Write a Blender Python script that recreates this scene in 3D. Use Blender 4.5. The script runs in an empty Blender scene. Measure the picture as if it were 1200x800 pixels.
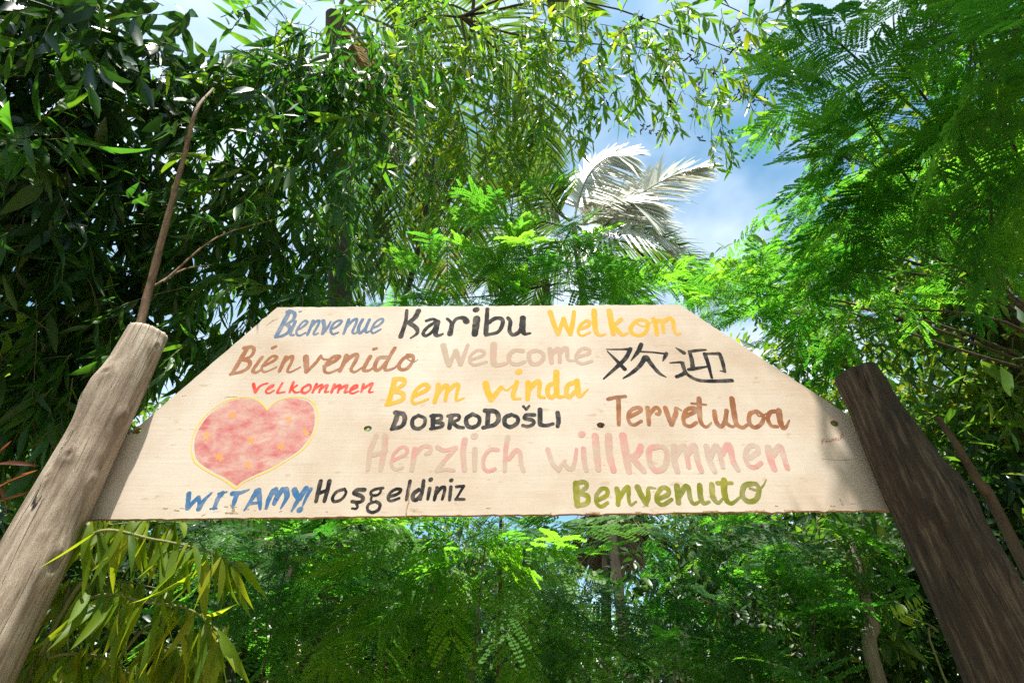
import bpy, bmesh, math, random
import numpy as np
from mathutils import Vector, Matrix

# ------------------------------------------------------------------ camera, sky, sun, exposure
S = bpy.context.scene
COL = S.collection
PITCH = math.radians(35.7)
CAM = np.array([0.0, 0.0, 1.6])
FPX = 620.0                                     # focal length in pixels of a 1200 px wide picture
cd = bpy.data.cameras.new('camera'); cam = bpy.data.objects.new('camera', cd); COL.objects.link(cam)
cam.location = CAM; cam.rotation_euler = (math.pi/2 + PITCH, 0, 0)
cd.sensor_width = 36; cd.sensor_fit = 'HORIZONTAL'; cd.lens = FPX/1200*36
cd.clip_start = 0.05; cd.clip_end = 3000
S.camera = cam

SUN = Vector((-0.08, -0.26, 0.93)).normalized()   # towards the sun: almost overhead, a little behind the camera
w = bpy.data.worlds.new('World'); S.world = w; w.use_nodes = True
nt = w.node_tree; nt.nodes.clear()
out = nt.nodes.new('ShaderNodeOutputWorld'); bg = nt.nodes.new('ShaderNodeBackground')
sky = nt.nodes.new('ShaderNodeTexSky'); sky.sky_type = 'NISHITA'; sky.sun_disc = False
sky.sun_elevation = math.asin(SUN.z); sky.sun_rotation = math.atan2(SUN.x, SUN.y)
sky.air_density = 1.0; sky.dust_density = 1.6; sky.ozone_density = 1.1
tc = nt.nodes.new('ShaderNodeTexCoord'); mp = nt.nodes.new('ShaderNodeMapping')
mp.inputs['Scale'].default_value = (1.6, 1.6, 2.4); mp.inputs['Location'].default_value = (0.75, 0.3, 0.2)
nz = nt.nodes.new('ShaderNodeTexNoise'); nz.inputs['Scale'].default_value = 1.5
nz.inputs['Detail'].default_value = 5; nz.inputs['Roughness'].default_value = 0.5
cr = nt.nodes.new('ShaderNodeValToRGB')
cr.color_ramp.elements[0].position = 0.42; cr.color_ramp.elements[0].color = (0, 0, 0, 1)
cr.color_ramp.elements[1].position = 0.78; cr.color_ramp.elements[1].color = (0.85, 0.85, 0.85, 1)
mx = nt.nodes.new('ShaderNodeMix'); mx.data_type = 'RGBA'
mx.inputs['B'].default_value = (8.0, 8.4, 8.8, 1)
L = nt.links
L.new(tc.outputs['Generated'], mp.inputs['Vector']); L.new(mp.outputs['Vector'], nz.inputs['Vector'])
L.new(nz.outputs['Fac'], cr.inputs['Fac']); L.new(cr.outputs['Color'], mx.inputs['Factor'])
hz = nt.nodes.new('ShaderNodeMix'); hz.data_type = 'RGBA'; hz.blend_type = 'MULTIPLY'; hz.inputs['Factor'].default_value = 1
hz.inputs['B'].default_value = (0.92, 1.32, 1.25, 1)           # clear tropical blue
L.new(sky.outputs['Color'], hz.inputs['A']); L.new(hz.outputs['Result'], mx.inputs['A']); L.new(mx.outputs['Result'], bg.inputs['Color'])
bg.inputs['Strength'].default_value = 0.08
L.new(bg.outputs['Background'], out.inputs['Surface'])
sl = bpy.data.lights.new('sun', 'SUN'); sl.energy = 5.0; sl.angle = math.radians(0.53); sl.color = (1.0, 0.95, 0.86)
so = bpy.data.objects.new('sun', sl); COL.objects.link(so)
so.rotation_euler = (-SUN).to_track_quat('-Z', 'Y').to_euler()
S.view_settings.view_transform = 'Standard'; S.view_settings.look = 'None'
S.view_settings.gamma = 1.0; S.view_settings.exposure = 1.38
S.view_settings.use_curve_mapping = False
S.render.engine = 'CYCLES'
S.cycles.max_bounces = 8; S.cycles.diffuse_bounces = 4; S.cycles.transmission_bounces = 4
S.cycles.glossy_bounces = 2; S.cycles.use_denoising = False; S.cycles.use_adaptive_sampling = False; S.cycles.sample_clamp_indirect = 6.0

rng = np.random.default_rng(7); random.seed(7)
FWD = np.array([0, math.cos(PITCH), math.sin(PITCH)]); UP = np.array([0, -math.sin(PITCH), math.cos(PITCH)])
RT = np.array([1.0, 0, 0])

def W(px, py, R):
    """world point seen in the direction of photo pixel (px, py) at range R metres"""
    d = FWD*FPX + RT*(px-600) + UP*(400-py)
    return CAM + d/np.linalg.norm(d)*R
def WY(px, py, Y):
    """the same on the vertical plane y = Y"""
    d = FWD*FPX + RT*(px-600) + UP*(400-py)
    return CAM + d*(Y/d[1])
def nrm(v):
    v = np.asarray(v, float); return v/np.maximum(np.linalg.norm(v, axis=-1, keepdims=True), 1e-9)

# ------------------------------------------------------------------ objects
def tag(o, label=None, cat=None, group=None, kind=None):
    if label: o['label'] = label
    if cat: o['category'] = cat
    if group: o['group'] = group
    if kind: o['kind'] = kind
    return o
def empty(name, loc, label, cat, group=None):
    o = bpy.data.objects.new(name, None); COL.objects.link(o); o.location = Vector(loc)
    o.empty_display_size = 0.2
    return tag(o, label, cat, group)
def mesh_obj(name, V, F, mat, parent=None, rnd=None, smooth=False):
    """V (n,3); F (m,4) quads or a list of index lists; world coordinates, local to the parent's location"""
    V = np.asarray(V, np.float64)
    if parent is not None: V = V - np.array(parent.location)
    me = bpy.data.meshes.new(name)
    if isinstance(F, np.ndarray):
        n, k = F.shape
        me.vertices.add(len(V)); me.vertices.foreach_set('co', V.astype(np.float32).ravel())
        me.loops.add(n*k); me.loops.foreach_set('vertex_index', F.astype(np.int32).ravel())
        me.polygons.add(n); me.polygons.foreach_set('loop_start', np.arange(0, n*k, k, dtype=np.int32))
        me.polygons.foreach_set('loop_total', np.full(n, k, np.int32))
        me.update(calc_edges=True)
    else:
        me.from_pydata([tuple(v) for v in V], [], F); me.update()
    if rnd is not None:
        a = me.attributes.new('rnd', 'FLOAT', 'POINT'); a.data.foreach_set('value', np.asarray(rnd, np.float32))
    if smooth: me.polygons.foreach_set('use_smooth', np.ones(len(me.polygons), bool))
    me.materials.append(mat)
    o = bpy.data.objects.new(name, me); COL.objects.link(o)
    if parent is not None: o.parent = parent
    return o

# ------------------------------------------------------------------ materials
def newmat(name):
    m = bpy.data.materials.new(name); m.use_nodes = True
    n = m.node_tree; b = n.nodes['Principled BSDF']; return m, n, b
def node(n, t, **kw):
    o = n.nodes.new('ShaderNode'+t)
    for k, v in kw.items():
        if k in o.inputs: o.inputs[k].default_value = v
        else: setattr(o, k, v)
    return o
def ramp(n, stops):
    r = n.nodes.new('ShaderNodeValToRGB'); e = r.color_ramp.elements
    while len(e) < len(stops): e.new(0.5)
    for el, (p, c) in zip(e, stops): el.position = p; el.color = (*c, 1) if len(c) == 3 else c
    return r
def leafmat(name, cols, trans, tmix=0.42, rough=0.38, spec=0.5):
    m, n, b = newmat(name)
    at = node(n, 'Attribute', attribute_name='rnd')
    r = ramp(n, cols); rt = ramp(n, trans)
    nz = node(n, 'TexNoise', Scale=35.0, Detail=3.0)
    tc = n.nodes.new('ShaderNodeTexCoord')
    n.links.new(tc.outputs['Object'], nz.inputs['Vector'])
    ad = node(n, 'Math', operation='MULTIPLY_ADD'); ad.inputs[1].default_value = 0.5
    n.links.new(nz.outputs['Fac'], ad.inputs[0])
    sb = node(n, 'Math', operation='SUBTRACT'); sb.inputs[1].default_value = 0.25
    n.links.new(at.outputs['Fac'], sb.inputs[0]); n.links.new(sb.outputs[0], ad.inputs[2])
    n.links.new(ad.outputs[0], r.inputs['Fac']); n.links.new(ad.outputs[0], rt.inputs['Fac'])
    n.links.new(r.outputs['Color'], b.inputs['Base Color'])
    b.inputs['Roughness'].default_value = rough; b.inputs['Specular IOR Level'].default_value = spec
    tr = n.nodes.new('ShaderNodeBsdfTranslucent'); n.links.new(rt.outputs['Color'], tr.inputs['Color'])
    ms = n.nodes.new('ShaderNodeMixShader'); ms.inputs[0].default_value = tmix
    o = n.nodes['Material Output']
    n.links.new(b.outputs[0], ms.inputs[1]); n.links.new(tr.outputs[0], ms.inputs[2])
    n.links.new(ms.outputs[0], o.inputs['Surface'])
    return m
def barkmat(name, c0, c1, scale=6.0, stretch=0.12, bump=0.4, rough=0.85):
    m, n, b = newmat(name)
    tc = n.nodes.new('ShaderNodeTexCoord'); mp = n.nodes.new('ShaderNodeMapping')
    mp.inputs['Scale'].default_value = (scale, scale, scale*stretch)
    nz = node(n, 'TexNoise', Scale=4.0, Detail=8.0, Roughness=0.65)
    r = ramp(n, [(0.32, c0), (0.68, c1)])
    n.links.new(tc.outputs['Object'], mp.inputs['Vector']); n.links.new(mp.outputs['Vector'], nz.inputs['Vector'])
    n.links.new(nz.outputs['Fac'], r.inputs['Fac']); n.links.new(r.outputs['Color'], b.inputs['Base Color'])
    bp = node(n, 'Bump', Strength=bump, Distance=0.01); n.links.new(nz.outputs['Fac'], bp.inputs['Height'])
    n.links.new(bp.outputs['Normal'], b.inputs['Normal']); b.inputs['Roughness'].default_value = rough
    return m

M_sickle = leafmat('sickle_leaf', [(0.0, (.020, .065, .010)), (.55, (.038, .11, .013)), (1, (.09, .16, .015))],
                   [(0, (.06, .24, .02)), (.6, (.15, .42, .02)), (1, (.34, .54, .02))], .42, .40, .5)
M_dark = leafmat('dark_shade_broad_leaf', [(0, (.012, .036, .010)), (.6, (.022, .062, .012)), (1, (.05, .10, .012))], [(0, (.03, .10, .012)), (.7, (.07, .20, .015)), (1, (.2, .36, .02))], .3, .35, .5)  # own dark leaf tone, also used to put deep shade into undergrowth
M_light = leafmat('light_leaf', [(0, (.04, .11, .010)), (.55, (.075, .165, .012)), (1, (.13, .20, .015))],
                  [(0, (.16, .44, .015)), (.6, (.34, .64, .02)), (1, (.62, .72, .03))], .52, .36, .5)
M_hang = leafmat('hanging_leaf', [(0, (.055, .115, .006)), (.6, (.12, .19, .008)), (1, (.20, .20, .012))],
                 [(0, (.20, .36, .01)), (.6, (.44, .56, .012)), (1, (.62, .58, .03))], .5, .45, .3)
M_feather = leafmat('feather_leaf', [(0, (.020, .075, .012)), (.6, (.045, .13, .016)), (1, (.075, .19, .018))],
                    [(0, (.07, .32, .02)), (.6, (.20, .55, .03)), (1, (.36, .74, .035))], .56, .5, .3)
M_back = leafmat('broad_leaf', [(0, (.018, .058, .009)), (.55, (.038, .10, .011)), (1, (.10, .155, .012))],
                 [(0, (.06, .20, .015)), (.6, (.18, .38, .02)), (1, (.42, .48, .03))], .42, .4, .4)
M_palm = leafmat('palm_leaf', [(0, (.03, .075, .015)), (.6, (.055, .115, .02)), (1, (.14, .15, .03))],
                 [(0, (.08, .20, .02)), (.6, (.18, .32, .03)), (1, (.42, .40, .05))], .35, .30, .9)
M_drypalm = leafmat('dry_palm_leaf', [(0, (.20, .145, .085)), (.6, (.36, .28, .17)), (1, (.46, .38, .25))],
                    [(0, (.2, .13, .06)), (1, (.45, .33, .18))], .3, .6, .3)
M_glarepalm = leafmat('sun_glare_palm_leaf', [(0, (.40, .40, .33)), (1, (.62, .61, .52))], [(0, (.3, .34, .2)), (1, (.5, .5, .35))], .25, .3, .8)  # palm leaf with white sun glare put into its colour
M_dryleaf = leafmat('dry_red_leaf', [(0, (.10, .03, .015)), (1, (.24, .08, .04))], [(0, (.3, .08, .03)), (1, (.5, .16, .06))], .4, .5, .3)
M_bark_red = barkmat('reddish_bark', (.10, .058, .034), (.34, .21, .13), 14)
M_bark_dark = barkmat('dark_bark', (.035, .024, .016), (.11, .078, .05), 7)
M_bark_grey = barkmat('grey_bark', (.10, .085, .065), (.26, .22, .17), 7)
M_twig = barkmat('twig_bark', (.05, .045, .02), (.13, .105, .05), 20)
M_stalk = barkmat('green_stalk', (.09, .10, .03), (.17, .17, .05), 20)
M_pod = barkmat('dark_pod', (.012, .01, .008), (.035, .026, .018), 30)

# ------------------------------------------------------------------ geometry builders
FACE = nrm(np.array([-.17, -.98, .15]))
class Tubes:
    def __init__(s): s.V = []; s.F = []; s.n = 0
    def add(s, pts, r0, r1, k=6, wob=0.0, sub=1):
        P = np.asarray(pts, float)
        if sub > 1: P = smooth_path(P, sub)
        m = len(P); T = nrm(np.gradient(P, axis=0))
        ref = np.array([0.3, 0.9, 0.2]) if abs(T[0] @ nrm([0.3, 0.9, 0.2])) < .9 else np.array([1., 0, 0])
        A = nrm(np.cross(T, ref)); B = np.cross(T, A)
        ang = np.arange(k)*2*math.pi/k
        rr = np.linspace(r0, r1, m)[:, None]*np.ones((1, k))
        if wob: rr = rr*(1+wob*(rng.random((m, k))-.5)+wob*.8*(rng.random((m, 1))-.5))
        V = P[:, None, :]+rr[..., None]*(np.cos(ang)[None, :, None]*A[:, None]+np.sin(ang)[None, :, None]*B[:, None])
        i = np.arange(m-1)[:, None]*k; j = np.arange(k)[None]
        F = np.stack([i+j, i+(j+1) % k, i+k+(j+1) % k, i+k+j], -1).reshape(-1, 4)+s.n
        s.V.append(V.reshape(-1, 3)); s.F.append(F); s.n += m*k
    def build(s, name, mat, parent):
        return mesh_obj(name, np.concatenate(s.V), np.concatenate(s.F), mat, parent, smooth=True)
def smooth_path(P, sub):
    P = np.asarray(P, float); n = len(P)
    Q = np.vstack([2*P[0]-P[1], P, 2*P[-1]-P[-2]]); o = []
    for i in range(n-1):
        p0, p1, p2, p3 = Q[i], Q[i+1], Q[i+2], Q[i+3]
        for t in np.arange(sub)/sub:
            o.append(.5*((2*p1)+(p2-p0)*t+(2*p0-5*p1+4*p2-p3)*t*t+(3*p1-p0-3*p2+p3)*t**3))
    o.append(P[-1]); return np.array(o)
class Cloud:
    """many leaves collected into one crown mesh"""
    def __init__(s): s.V = []; s.F = []; s.R = []; s.n = 0
    def add(s, tpl, base, axis, normal, scale, rnd):
        TV, TF = tpl; N = len(base)
        if N == 0: return
        y = nrm(axis); x = nrm(np.cross(y, normal)); z = np.cross(x, y)
        sc = np.asarray(scale, float).reshape(N, 1, 1)
        P = base[:, None]+sc*(TV[None, :, 0:1]*x[:, None]+TV[None, :, 1:2]*y[:, None]+TV[None, :, 2:3]*z[:, None])
        m = len(TV)
        F = TF[None]+(np.arange(N)*m)[:, None, None]+s.n
        s.V.append(P.reshape(-1, 3)); s.F.append(F.reshape(-1, 4)); s.n += N*m
        s.R.append(np.repeat(np.asarray(rnd, float), m))
    def build(s, name, mat, parent):
        return mesh_obj(name, np.concatenate(s.V), np.concatenate(s.F), mat, parent, rnd=np.concatenate(s.R))

def blade(width, curve=0.0, droop=0.0, fold=0.25, twist=0.0, prof=((0, .12), (.18, .72), (.42, 1), (.72, .68), (.92, .25), (1, .03))):
    V = []; F = []
    for t, p in prof:
        h = p*width/2; cx = curve*(t*t-t*.2); z = -droop*t*t; a = twist*t
        for sgn in (-1, 0, 1):
            dx = sgn*h; dz = abs(sgn)*fold*h
            V.append((cx+dx*math.cos(a)-dz*math.sin(a), t, z+dx*math.sin(a)+dz*math.cos(a)))
    for i in range(len(prof)-1):
        for j in (0, 1):
            a = i*3+j; F.append((a, a+1, a+4, a+3))
    return np.array(V), np.array(F)
SICKLES = [blade(rng.uniform(.15, .24), rng.uniform(-.28, .28), rng.uniform(-.05, .35), .3, rng.uniform(-.9, .9)) for _ in range(10)]
LONGS = [blade(rng.uniform(.12, .19), rng.uniform(-.2, .2), rng.uniform(-.2, .5), .3, rng.uniform(-1.8, 1.8)) for _ in range(10)]
SMALL = [blade(rng.uniform(.3, .5), rng.uniform(-.1, .1), rng.uniform(0, .3), .3, 0, ((0, .1), (.35, 1), (.75, .7), (1, .05))) for _ in range(5)]

def bipinnate(npn=11, nl=15, droop=.3, seed=0, ll0=.047, fill=.52):
    r = np.random.default_rng(seed); V = []; F = []
    def quad(a, b, c, d):
        k = len(V); V.extend([a, b, c, d]); F.append((k, k+1, k+2, k+3))
    def rach(t): return np.array([0.04*math.sin(3*t), t, -droop*t*t])
    for i in range(8):
        a = rach(i/8); b = rach((i+1)/8); h = np.array([.006, 0, 0]); quad(a-h, a+h, b+h, b-h)
    for i in range(npn):
        t = .16+.84*i/(npn-1); p = rach(t)
        Lp = .46*(math.sin(math.pi*min(1, .18+.62*(1-abs(t-.55)*1.15)))**.8)
        for sgn in (-1, 1):
            if r.random() < .03: continue
            an = math.radians(62-30*t+r.uniform(-7, 7)); L_ = Lp*r.uniform(.88, 1.05)
            d = np.array([sgn*math.sin(an), math.cos(an), r.uniform(-.1, .12)]); dr = r.uniform(.1, .35)
            def pin(u): return p+d*L_*u+np.array([0, 0, -dr*L_*u*u])
            perp = nrm(np.cross(d, [0, 0, 1]))
            q = perp*.004; quad(p-q, p+q, pin(1)+q*.4, pin(1)-q*.4)
            for j in range(nl):
                u = .08+.92*(j+.5)/nl; c = pin(u); ll = ll0*math.sin(math.pi*(.18+.74*u))**.6*r.uniform(.85, 1.1); wd = L_/nl*fill
                for s2 in (-1, 1):
                    la = nrm(perp*s2+d*.45+np.array([0, 0, r.uniform(-.25, .25)])); lw = nrm(d-la*(la @ d))*wd
                    quad(c, c+la*ll*.5-lw, c+la*ll, c+la*ll*.5+lw)
    return np.array(V), np.array(F)
FEATH = [bipinnate(rng.integers(9, 13), 15, rng.uniform(.1, .5), i) for i in range(6)]
FEATH_BIG = [bipinnate(rng.integers(7, 10), 9, rng.uniform(.1, .45), 20+i, .056, .66) for i in range(6)]

def ell(n, c, r, shell=.4):
    d = nrm(rng.normal(size=(n, 3))); u = rng.random((n, 1))**(1/3.0)
    return np.asarray(c)+d*np.asarray(r)*(shell+(1-shell)*u if shell > .5 else u)
def clump_axes(px, py, R, rx, ry, rz):
    """centre and world radii of a clump seen rx by ry pixels wide, rz metres deep"""
    k = R/math.sqrt(FPX**2+(px-600)**2+(400-py)**2)
    return W(px, py, R), np.array([rx*k, max(rz, .05), ry*k])
def ell_view(n, px, py, R, rx, ry, rz):
    """points in an ellipsoid that faces the path the photo was taken from"""
    c, r = clump_axes(px, py, R, rx, ry, rz)
    d = nrm(rng.normal(size=(n, 3)))*rng.random((n, 1))**(1/3.0)
    v = nrm(c-CAM); rt = nrm(np.cross(v, [0, 0, 1.0])); up = np.cross(rt, v)
    return c+d[:, :1]*r[0]*rt+d[:, 1:2]*r[1]*v+d[:, 2:]*r[2]*up
TARGETS = np.array([(x, 1.80, z) for x in np.linspace(-1.35, 1.1, 22) for z in np.linspace(2.14, 3.0, 8)]+[(-1.45+dx, 1.6, z) for z in np.linspace(1.5, 2.9, 10) for dx in (-.06, .06)]
                   +[(x, 2.15, z) for x in np.linspace(-1.75, -1.0, 6) for z in np.linspace(1.8, 2.1, 3)])
TARGETS = np.vstack([TARGETS]+[W(x, y, 3.0) for x in range(450, 650, 28) for y in (612, 640)]+[W(x, y, 3.7) for x in range(300, 450, 36) for y in (625, 660)])
LITS = np.array(SUN)
def keep(pts, r=.16):
    """a pruned way for the sun: drop foliage that would stand between the sun and the board"""
    pts = np.asarray(pts); d = pts[:, None]-TARGETS[None]; t = d @ LITS
    m = np.linalg.norm(d-t[..., None]*LITS, axis=-1)
    return pts[~(((m < r) & (t > .22)).any(1))]
LIMBPX = np.array([(150, 440), (172, 350), (198, 250), (214, 190), (232, 125)], float)
def clear_limb(pts, w=16):
    d = pts-CAM; z = d @ FWD; px = 600+FPX*(d @ RT)/z; py = 400-FPX*(d @ UP)/z; R = np.linalg.norm(d, axis=1)
    q = smooth_path(LIMBPX, 8); m = np.sqrt(((px[:, None]-q[None, :, 0])**2+(py[:, None]-q[None, :, 1])**2)).min(1)
    return pts[~((m < w) & (R < 3.5))]
def sprays(cloud, tubes, pts, centre, tpls, leaf, nleaf, tlen, hang=.6, rbias=0.5, rspread=.5, down=.5):
    """leafy twigs: each starts at a point, arches over and carries alternate leaves"""
    pts = keep(pts, .30)
    for p in pts:
        d = nrm(nrm(p-centre)*.7+rng.normal(size=3)*.5+np.array([0, 0, -down]))
        L_ = tlen*rng.uniform(.6, 1.3); k = 6; P = [p]; q = p.copy(); dd = d.copy()
        for i in range(k):
            q = q+dd*L_/k; P.append(q.copy()); dd = nrm(dd+np.array([0, 0, -hang*.22])+rng.normal(size=3)*.1)
        P = np.array(P); tubes.add(P, .0035, .0012, 3)
        n = max(3, int(nleaf*rng.uniform(.7, 1.25))); t = (np.arange(n)+rng.random(n)*.6)/n*.95+.05
        idx = np.clip(t*k, 0, k-1e-3); i0 = idx.astype(int); f = (idx-i0)[:, None]
        base = P[i0]*(1-f)+P[i0+1]*f; tang = nrm(P[i0+1]-P[i0])
        side = nrm(np.cross(tang, rng.normal(size=(n, 3))))
        ax = nrm(tang*.55+side*.75+np.array([0, 0, -hang])*rng.uniform(.5, 1.3, (n, 1)))
        nm = rng.normal(size=(n, 3))*.8+np.array([0, 0, .6])
        tw = rng.normal()*.22
        rnd = np.clip(rbias+tw+rng.normal(size=n)*.5*rspread*.6, 0, 1)
        which = rng.integers(0, len(tpls), n)
        for w_ in range(len(tpls)):
            s_ = which == w_
            cloud.add(tpls[w_], base[s_], ax[s_], nm[s_], leaf*rng.uniform(.65, 1.2, s_.sum()), rnd[s_])
def feathers(cloud, tubes, pts, centre, tpls, leaf, rbias=.5, out=.8, stub=True, tilt=0.0):
    pts = keep(pts, .26); n = len(pts)
    if n == 0: return
    ax = nrm(pts-centre)*out+rng.normal(size=(n, 3))*.55; ax[:, 2] = ax[:, 2]*.45-.12-tilt*.12; ax[:, 1] -= tilt*.35; ax = nrm(ax)
    nm = np.array([0, -tilt, 1.0])+rng.normal(size=(n, 3))*(.28+.2*tilt)
    sc = leaf*rng.uniform(.65, 1.25, n); rnd = np.clip(rbias+rng.normal(size=n)*.25, 0, 1)
    which = rng.integers(0, len(tpls), n)
    for w_ in range(len(tpls)):
        s_ = which == w_; cloud.add(tpls[w_], pts[s_], ax[s_], nm[s_], sc[s_], rnd[s_])
    if stub:
        for p, a in zip(pts, ax):
            m = p-a*.12+np.array([0, 0, -.02]); tubes.add([centre+(m-centre)*rng.uniform(.2, .5), m, p], .0028, .0016, 4)
def broad(cloud, pts, centre, tpls, leaf, rbias=.5, spread=.25):
    pts = keep(pts, .12); n = len(pts)
    if n == 0: return
    ax = nrm(nrm(pts-centre)*.6+rng.normal(size=(n, 3))*.7+np.array([0, 0, -.35]))
    nm = np.array([0, 0, .8])+rng.normal(size=(n, 3))*.6
    rnd = np.clip(rbias+rng.normal(size=n)*spread, 0, 1); sc = leaf*rng.uniform(.6, 1.3, n)
    which = rng.integers(0, len(tpls), n)
    for w_ in range(len(tpls)):
        s_ = which == w_; cloud.add(tpls[w_], pts[s_], ax[s_], nm[s_], sc[s_], rnd[s_])
def limb_to(tubes, a, b, r0, r1, sag=.0, k=6):
    a = np.asarray(a, float); b = np.asarray(b, float); m = (a+b)/2+rng.normal(size=3)*np.linalg.norm(b-a)*.06+np.array([0, 0, sag])
    tubes.add([a, m, b], r0, r1, k, .1, 4)

# ------------------------------------------------------------------ ground
m_ground, n, b = newmat('sandy_soil')
tcn = n.nodes.new('ShaderNodeTexCoord')
nz1 = node(n, 'TexNoise', Scale=.8, Detail=9.0, Roughness=.6); n.links.new(tcn.outputs['Object'], nz1.inputs['Vector'])
r = ramp(n, [(.35, (.20, .15, .10)), (.6, (.32, .26, .185)), (.8, (.14, .12, .07))])
n.links.new(nz1.outputs['Fac'], r.inputs['Fac']); n.links.new(r.outputs['Color'], b.inputs['Base Color'])
nz2 = node(n, 'TexNoise', Scale=25.0, Detail=6.0); n.links.new(tcn.outputs['Object'], nz2.inputs['Vector'])
bp = node(n, 'Bump', Strength=.5, Distance=.02); n.links.new(nz2.outputs['Fac'], bp.inputs['Height']); n.links.new(bp.outputs['Normal'], b.inputs['Normal'])
b.inputs['Roughness'].default_value = .95
xs = np.concatenate([[-600, -200, -60], np.linspace(-25, 25, 60), [60, 200, 600]])
gx, gy = np.meshgrid(xs, xs); gz = .03*np.sin(gx*1.3)*np.cos(gy*1.1)+.02*np.sin(gx*3.1+gy*2.3)
gz[(abs(gx) > 26) | (abs(gy) > 26)] = 0
N_ = len(xs); i, j = np.meshgrid(np.arange(N_-1), np.arange(N_-1)); i = i.ravel(); j = j.ravel()
F = np.stack([j*N_+i, j*N_+i+1, (j+1)*N_+i+1, (j+1)*N_+i], -1)
tag(mesh_obj('ground', np.stack([gx.ravel(), gy.ravel(), gz.ravel()], -1), F, m_ground, smooth=True), kind='structure')

# ------------------------------------------------------------------ welcome board
BY = 1.80                                        # front face of the board
M_board, n, b = newmat('cream_painted_plywood')
tcn = n.nodes.new('ShaderNodeTexCoord')
def board_colour(n, tcn):
    """cream paint with faint horizontal plywood grain, dirt and a repainted area; returns colour socket and grain socket"""
    mp = n.nodes.new('ShaderNodeMapping'); mp.inputs['Scale'].default_value = (1.2, 1, 28)
    n.links.new(tcn.outputs['Object'], mp.inputs['Vector'])
    g = node(n, 'TexNoise', Scale=3.0, Detail=6.0, Roughness=.6); n.links.new(mp.outputs['Vector'], g.inputs['Vector'])
    gr = ramp(n, [(.24, (.53, .43, .345)), (.40, (.585, .495, .415)), (.8, (.60, .52, .445))])
    n.links.new(g.outputs['Fac'], gr.inputs['Fac'])
    s = node(n, 'TexNoise', Scale=2.3, Detail=5.0, Roughness=.6); n.links.new(tcn.outputs['Object'], s.inputs['Vector'])
    sr = ramp(n, [(.32, (.80, .71, .63)), (.60, (1, 1, 1))]); n.links.new(s.outputs['Fac'], sr.inputs['Fac'])
    m1 = node(n, 'Mix', data_type='RGBA', blend_type='MULTIPLY'); m1.inputs['Factor'].default_value = 1
    n.links.new(gr.outputs['Color'], m1.inputs['A']); n.links.new(sr.outputs['Color'], m1.inputs['B'])
    # worn flecks where the paint is off
    f = node(n, 'TexNoise', Scale=34.0, Detail=3.0, Roughness=.5); mp2 = n.nodes.new('ShaderNodeMapping'); mp2.inputs['Scale'].default_value = (.5, 1, 1.3)
    n.links.new(tcn.outputs['Object'], mp2.inputs['Vector']); n.links.new(mp2.outputs['Vector'], f.inputs['Vector'])
    fr = ramp(n, [(.665, (0, 0, 0)), (.70, (1, 1, 1))]); n.links.new(f.outputs['Fac'], fr.inputs['Fac'])
    fm = node(n, 'Math', operation='MULTIPLY'); fm.inputs[1].default_value = .45; n.links.new(fr.outputs['Color'], fm.inputs[0])
    m2 = node(n, 'Mix', data_type='RGBA'); m2.inputs['B'].default_value = (.40, .26, .15, 1)
    n.links.new(fm.outputs[0], m2.inputs['Factor']); n.links.new(m1.outputs['Result'], m2.inputs['A'])
    return m2.outputs['Result'], g.outputs['Fac']
c_s, g_s = board_colour(n, tcn)
n.links.new(c_s, b.inputs['Base Color'])
bp = node(n, 'Bump', Strength=.12, Distance=.003); n.links.new(g_s, bp.inputs['Height']); n.links.new(bp.outputs['Normal'], b.inputs['Normal'])
b.inputs['Roughness'].default_value = .62
M_edge = barkmat('raw_plywood_edge', (.22, .10, .045), (.46, .27, .14), 10, 6.0, .5)

outline_px = [(70, 609), (70, 578), (165, 497), (325, 360), (797, 357), (957, 462), (1062, 531), (1062, 597)]
def board_pt(px, py): return WY(px, py, BY)
oc = np.array([board_pt(*p) for p in outline_px])[:, [0, 2]]
dense = []
for a, c in zip(oc, np.roll(oc, -1, 0)):
    k = max(2, int(np.linalg.norm(c-a)/.02)); t = np.arange(k)/k; seg = a+(c-a)*t[:, None]
    nn = np.array([-(c-a)[1], (c-a)[0]])/np.linalg.norm(c-a)
    jit = rng.normal(size=k)*.0009; jit[0] = 0
    chips = (rng.random(k) < .04)*rng.uniform(.002, .005, k); chips[0] = 0
    dense.append(seg+nn*(jit+chips)[:, None]*1.0)
dense = np.concatenate(dense)
cu = bpy.data.curves.new('board_curve', 'CURVE'); cu.dimensions = '2D'; cu.fill_mode = 'BOTH'
def spl(P):
    s = cu.splines.new('POLY'); s.points.add(len(P)-1)
    for q, (x, y) in zip(s.points, P): q.co = (x, y, 0, 1)
    s.use_cyclic_u = True
spl(dense)
holes = [(431, 502, .0135), (704, 498, .0135), (160, 505, .015), (978, 496, .014)]
for hx, hy, hr in holes:
    c = board_pt(hx, hy)[[0, 2]]
    an = np.arange(20)*2*math.pi/20
    spl([(c[0]+hr*1.1*math.cos(t)*(1+.06*math.sin(3*t)), c[1]+hr*.9*math.sin(t)) for t in an])
cu.extrude = .009
tmp = bpy.data.objects.new('board_tmp', cu); COL.objects.link(tmp)
bpy.context.view_layer.update()
me = bpy.data.meshes.new_from_object(tmp.evaluated_get(bpy.context.evaluated_depsgraph_get()))
bpy.data.objects.remove(tmp)
root_b = empty('welcome_board', (0, BY+.009, oc[:, 1].min()), 'cream painted plywood board with cut-off top corners, welcome words in many languages, between two posts', 'sign')
me.name = 'panel'; me.materials.clear(); me.materials.append(M_board); me.materials.append(M_edge)
for v in me.vertices:
    x, y, z = v.co; v.co = (x-root_b.location.x, -z, y-root_b.location.z)
for p in me.polygons: p.material_index = 0 if abs(p.normal.y) > .6 else 1
me.update()
for p in me.polygons: p.material_index = 0 if abs(p.normal.y) > .6 else 1
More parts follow.
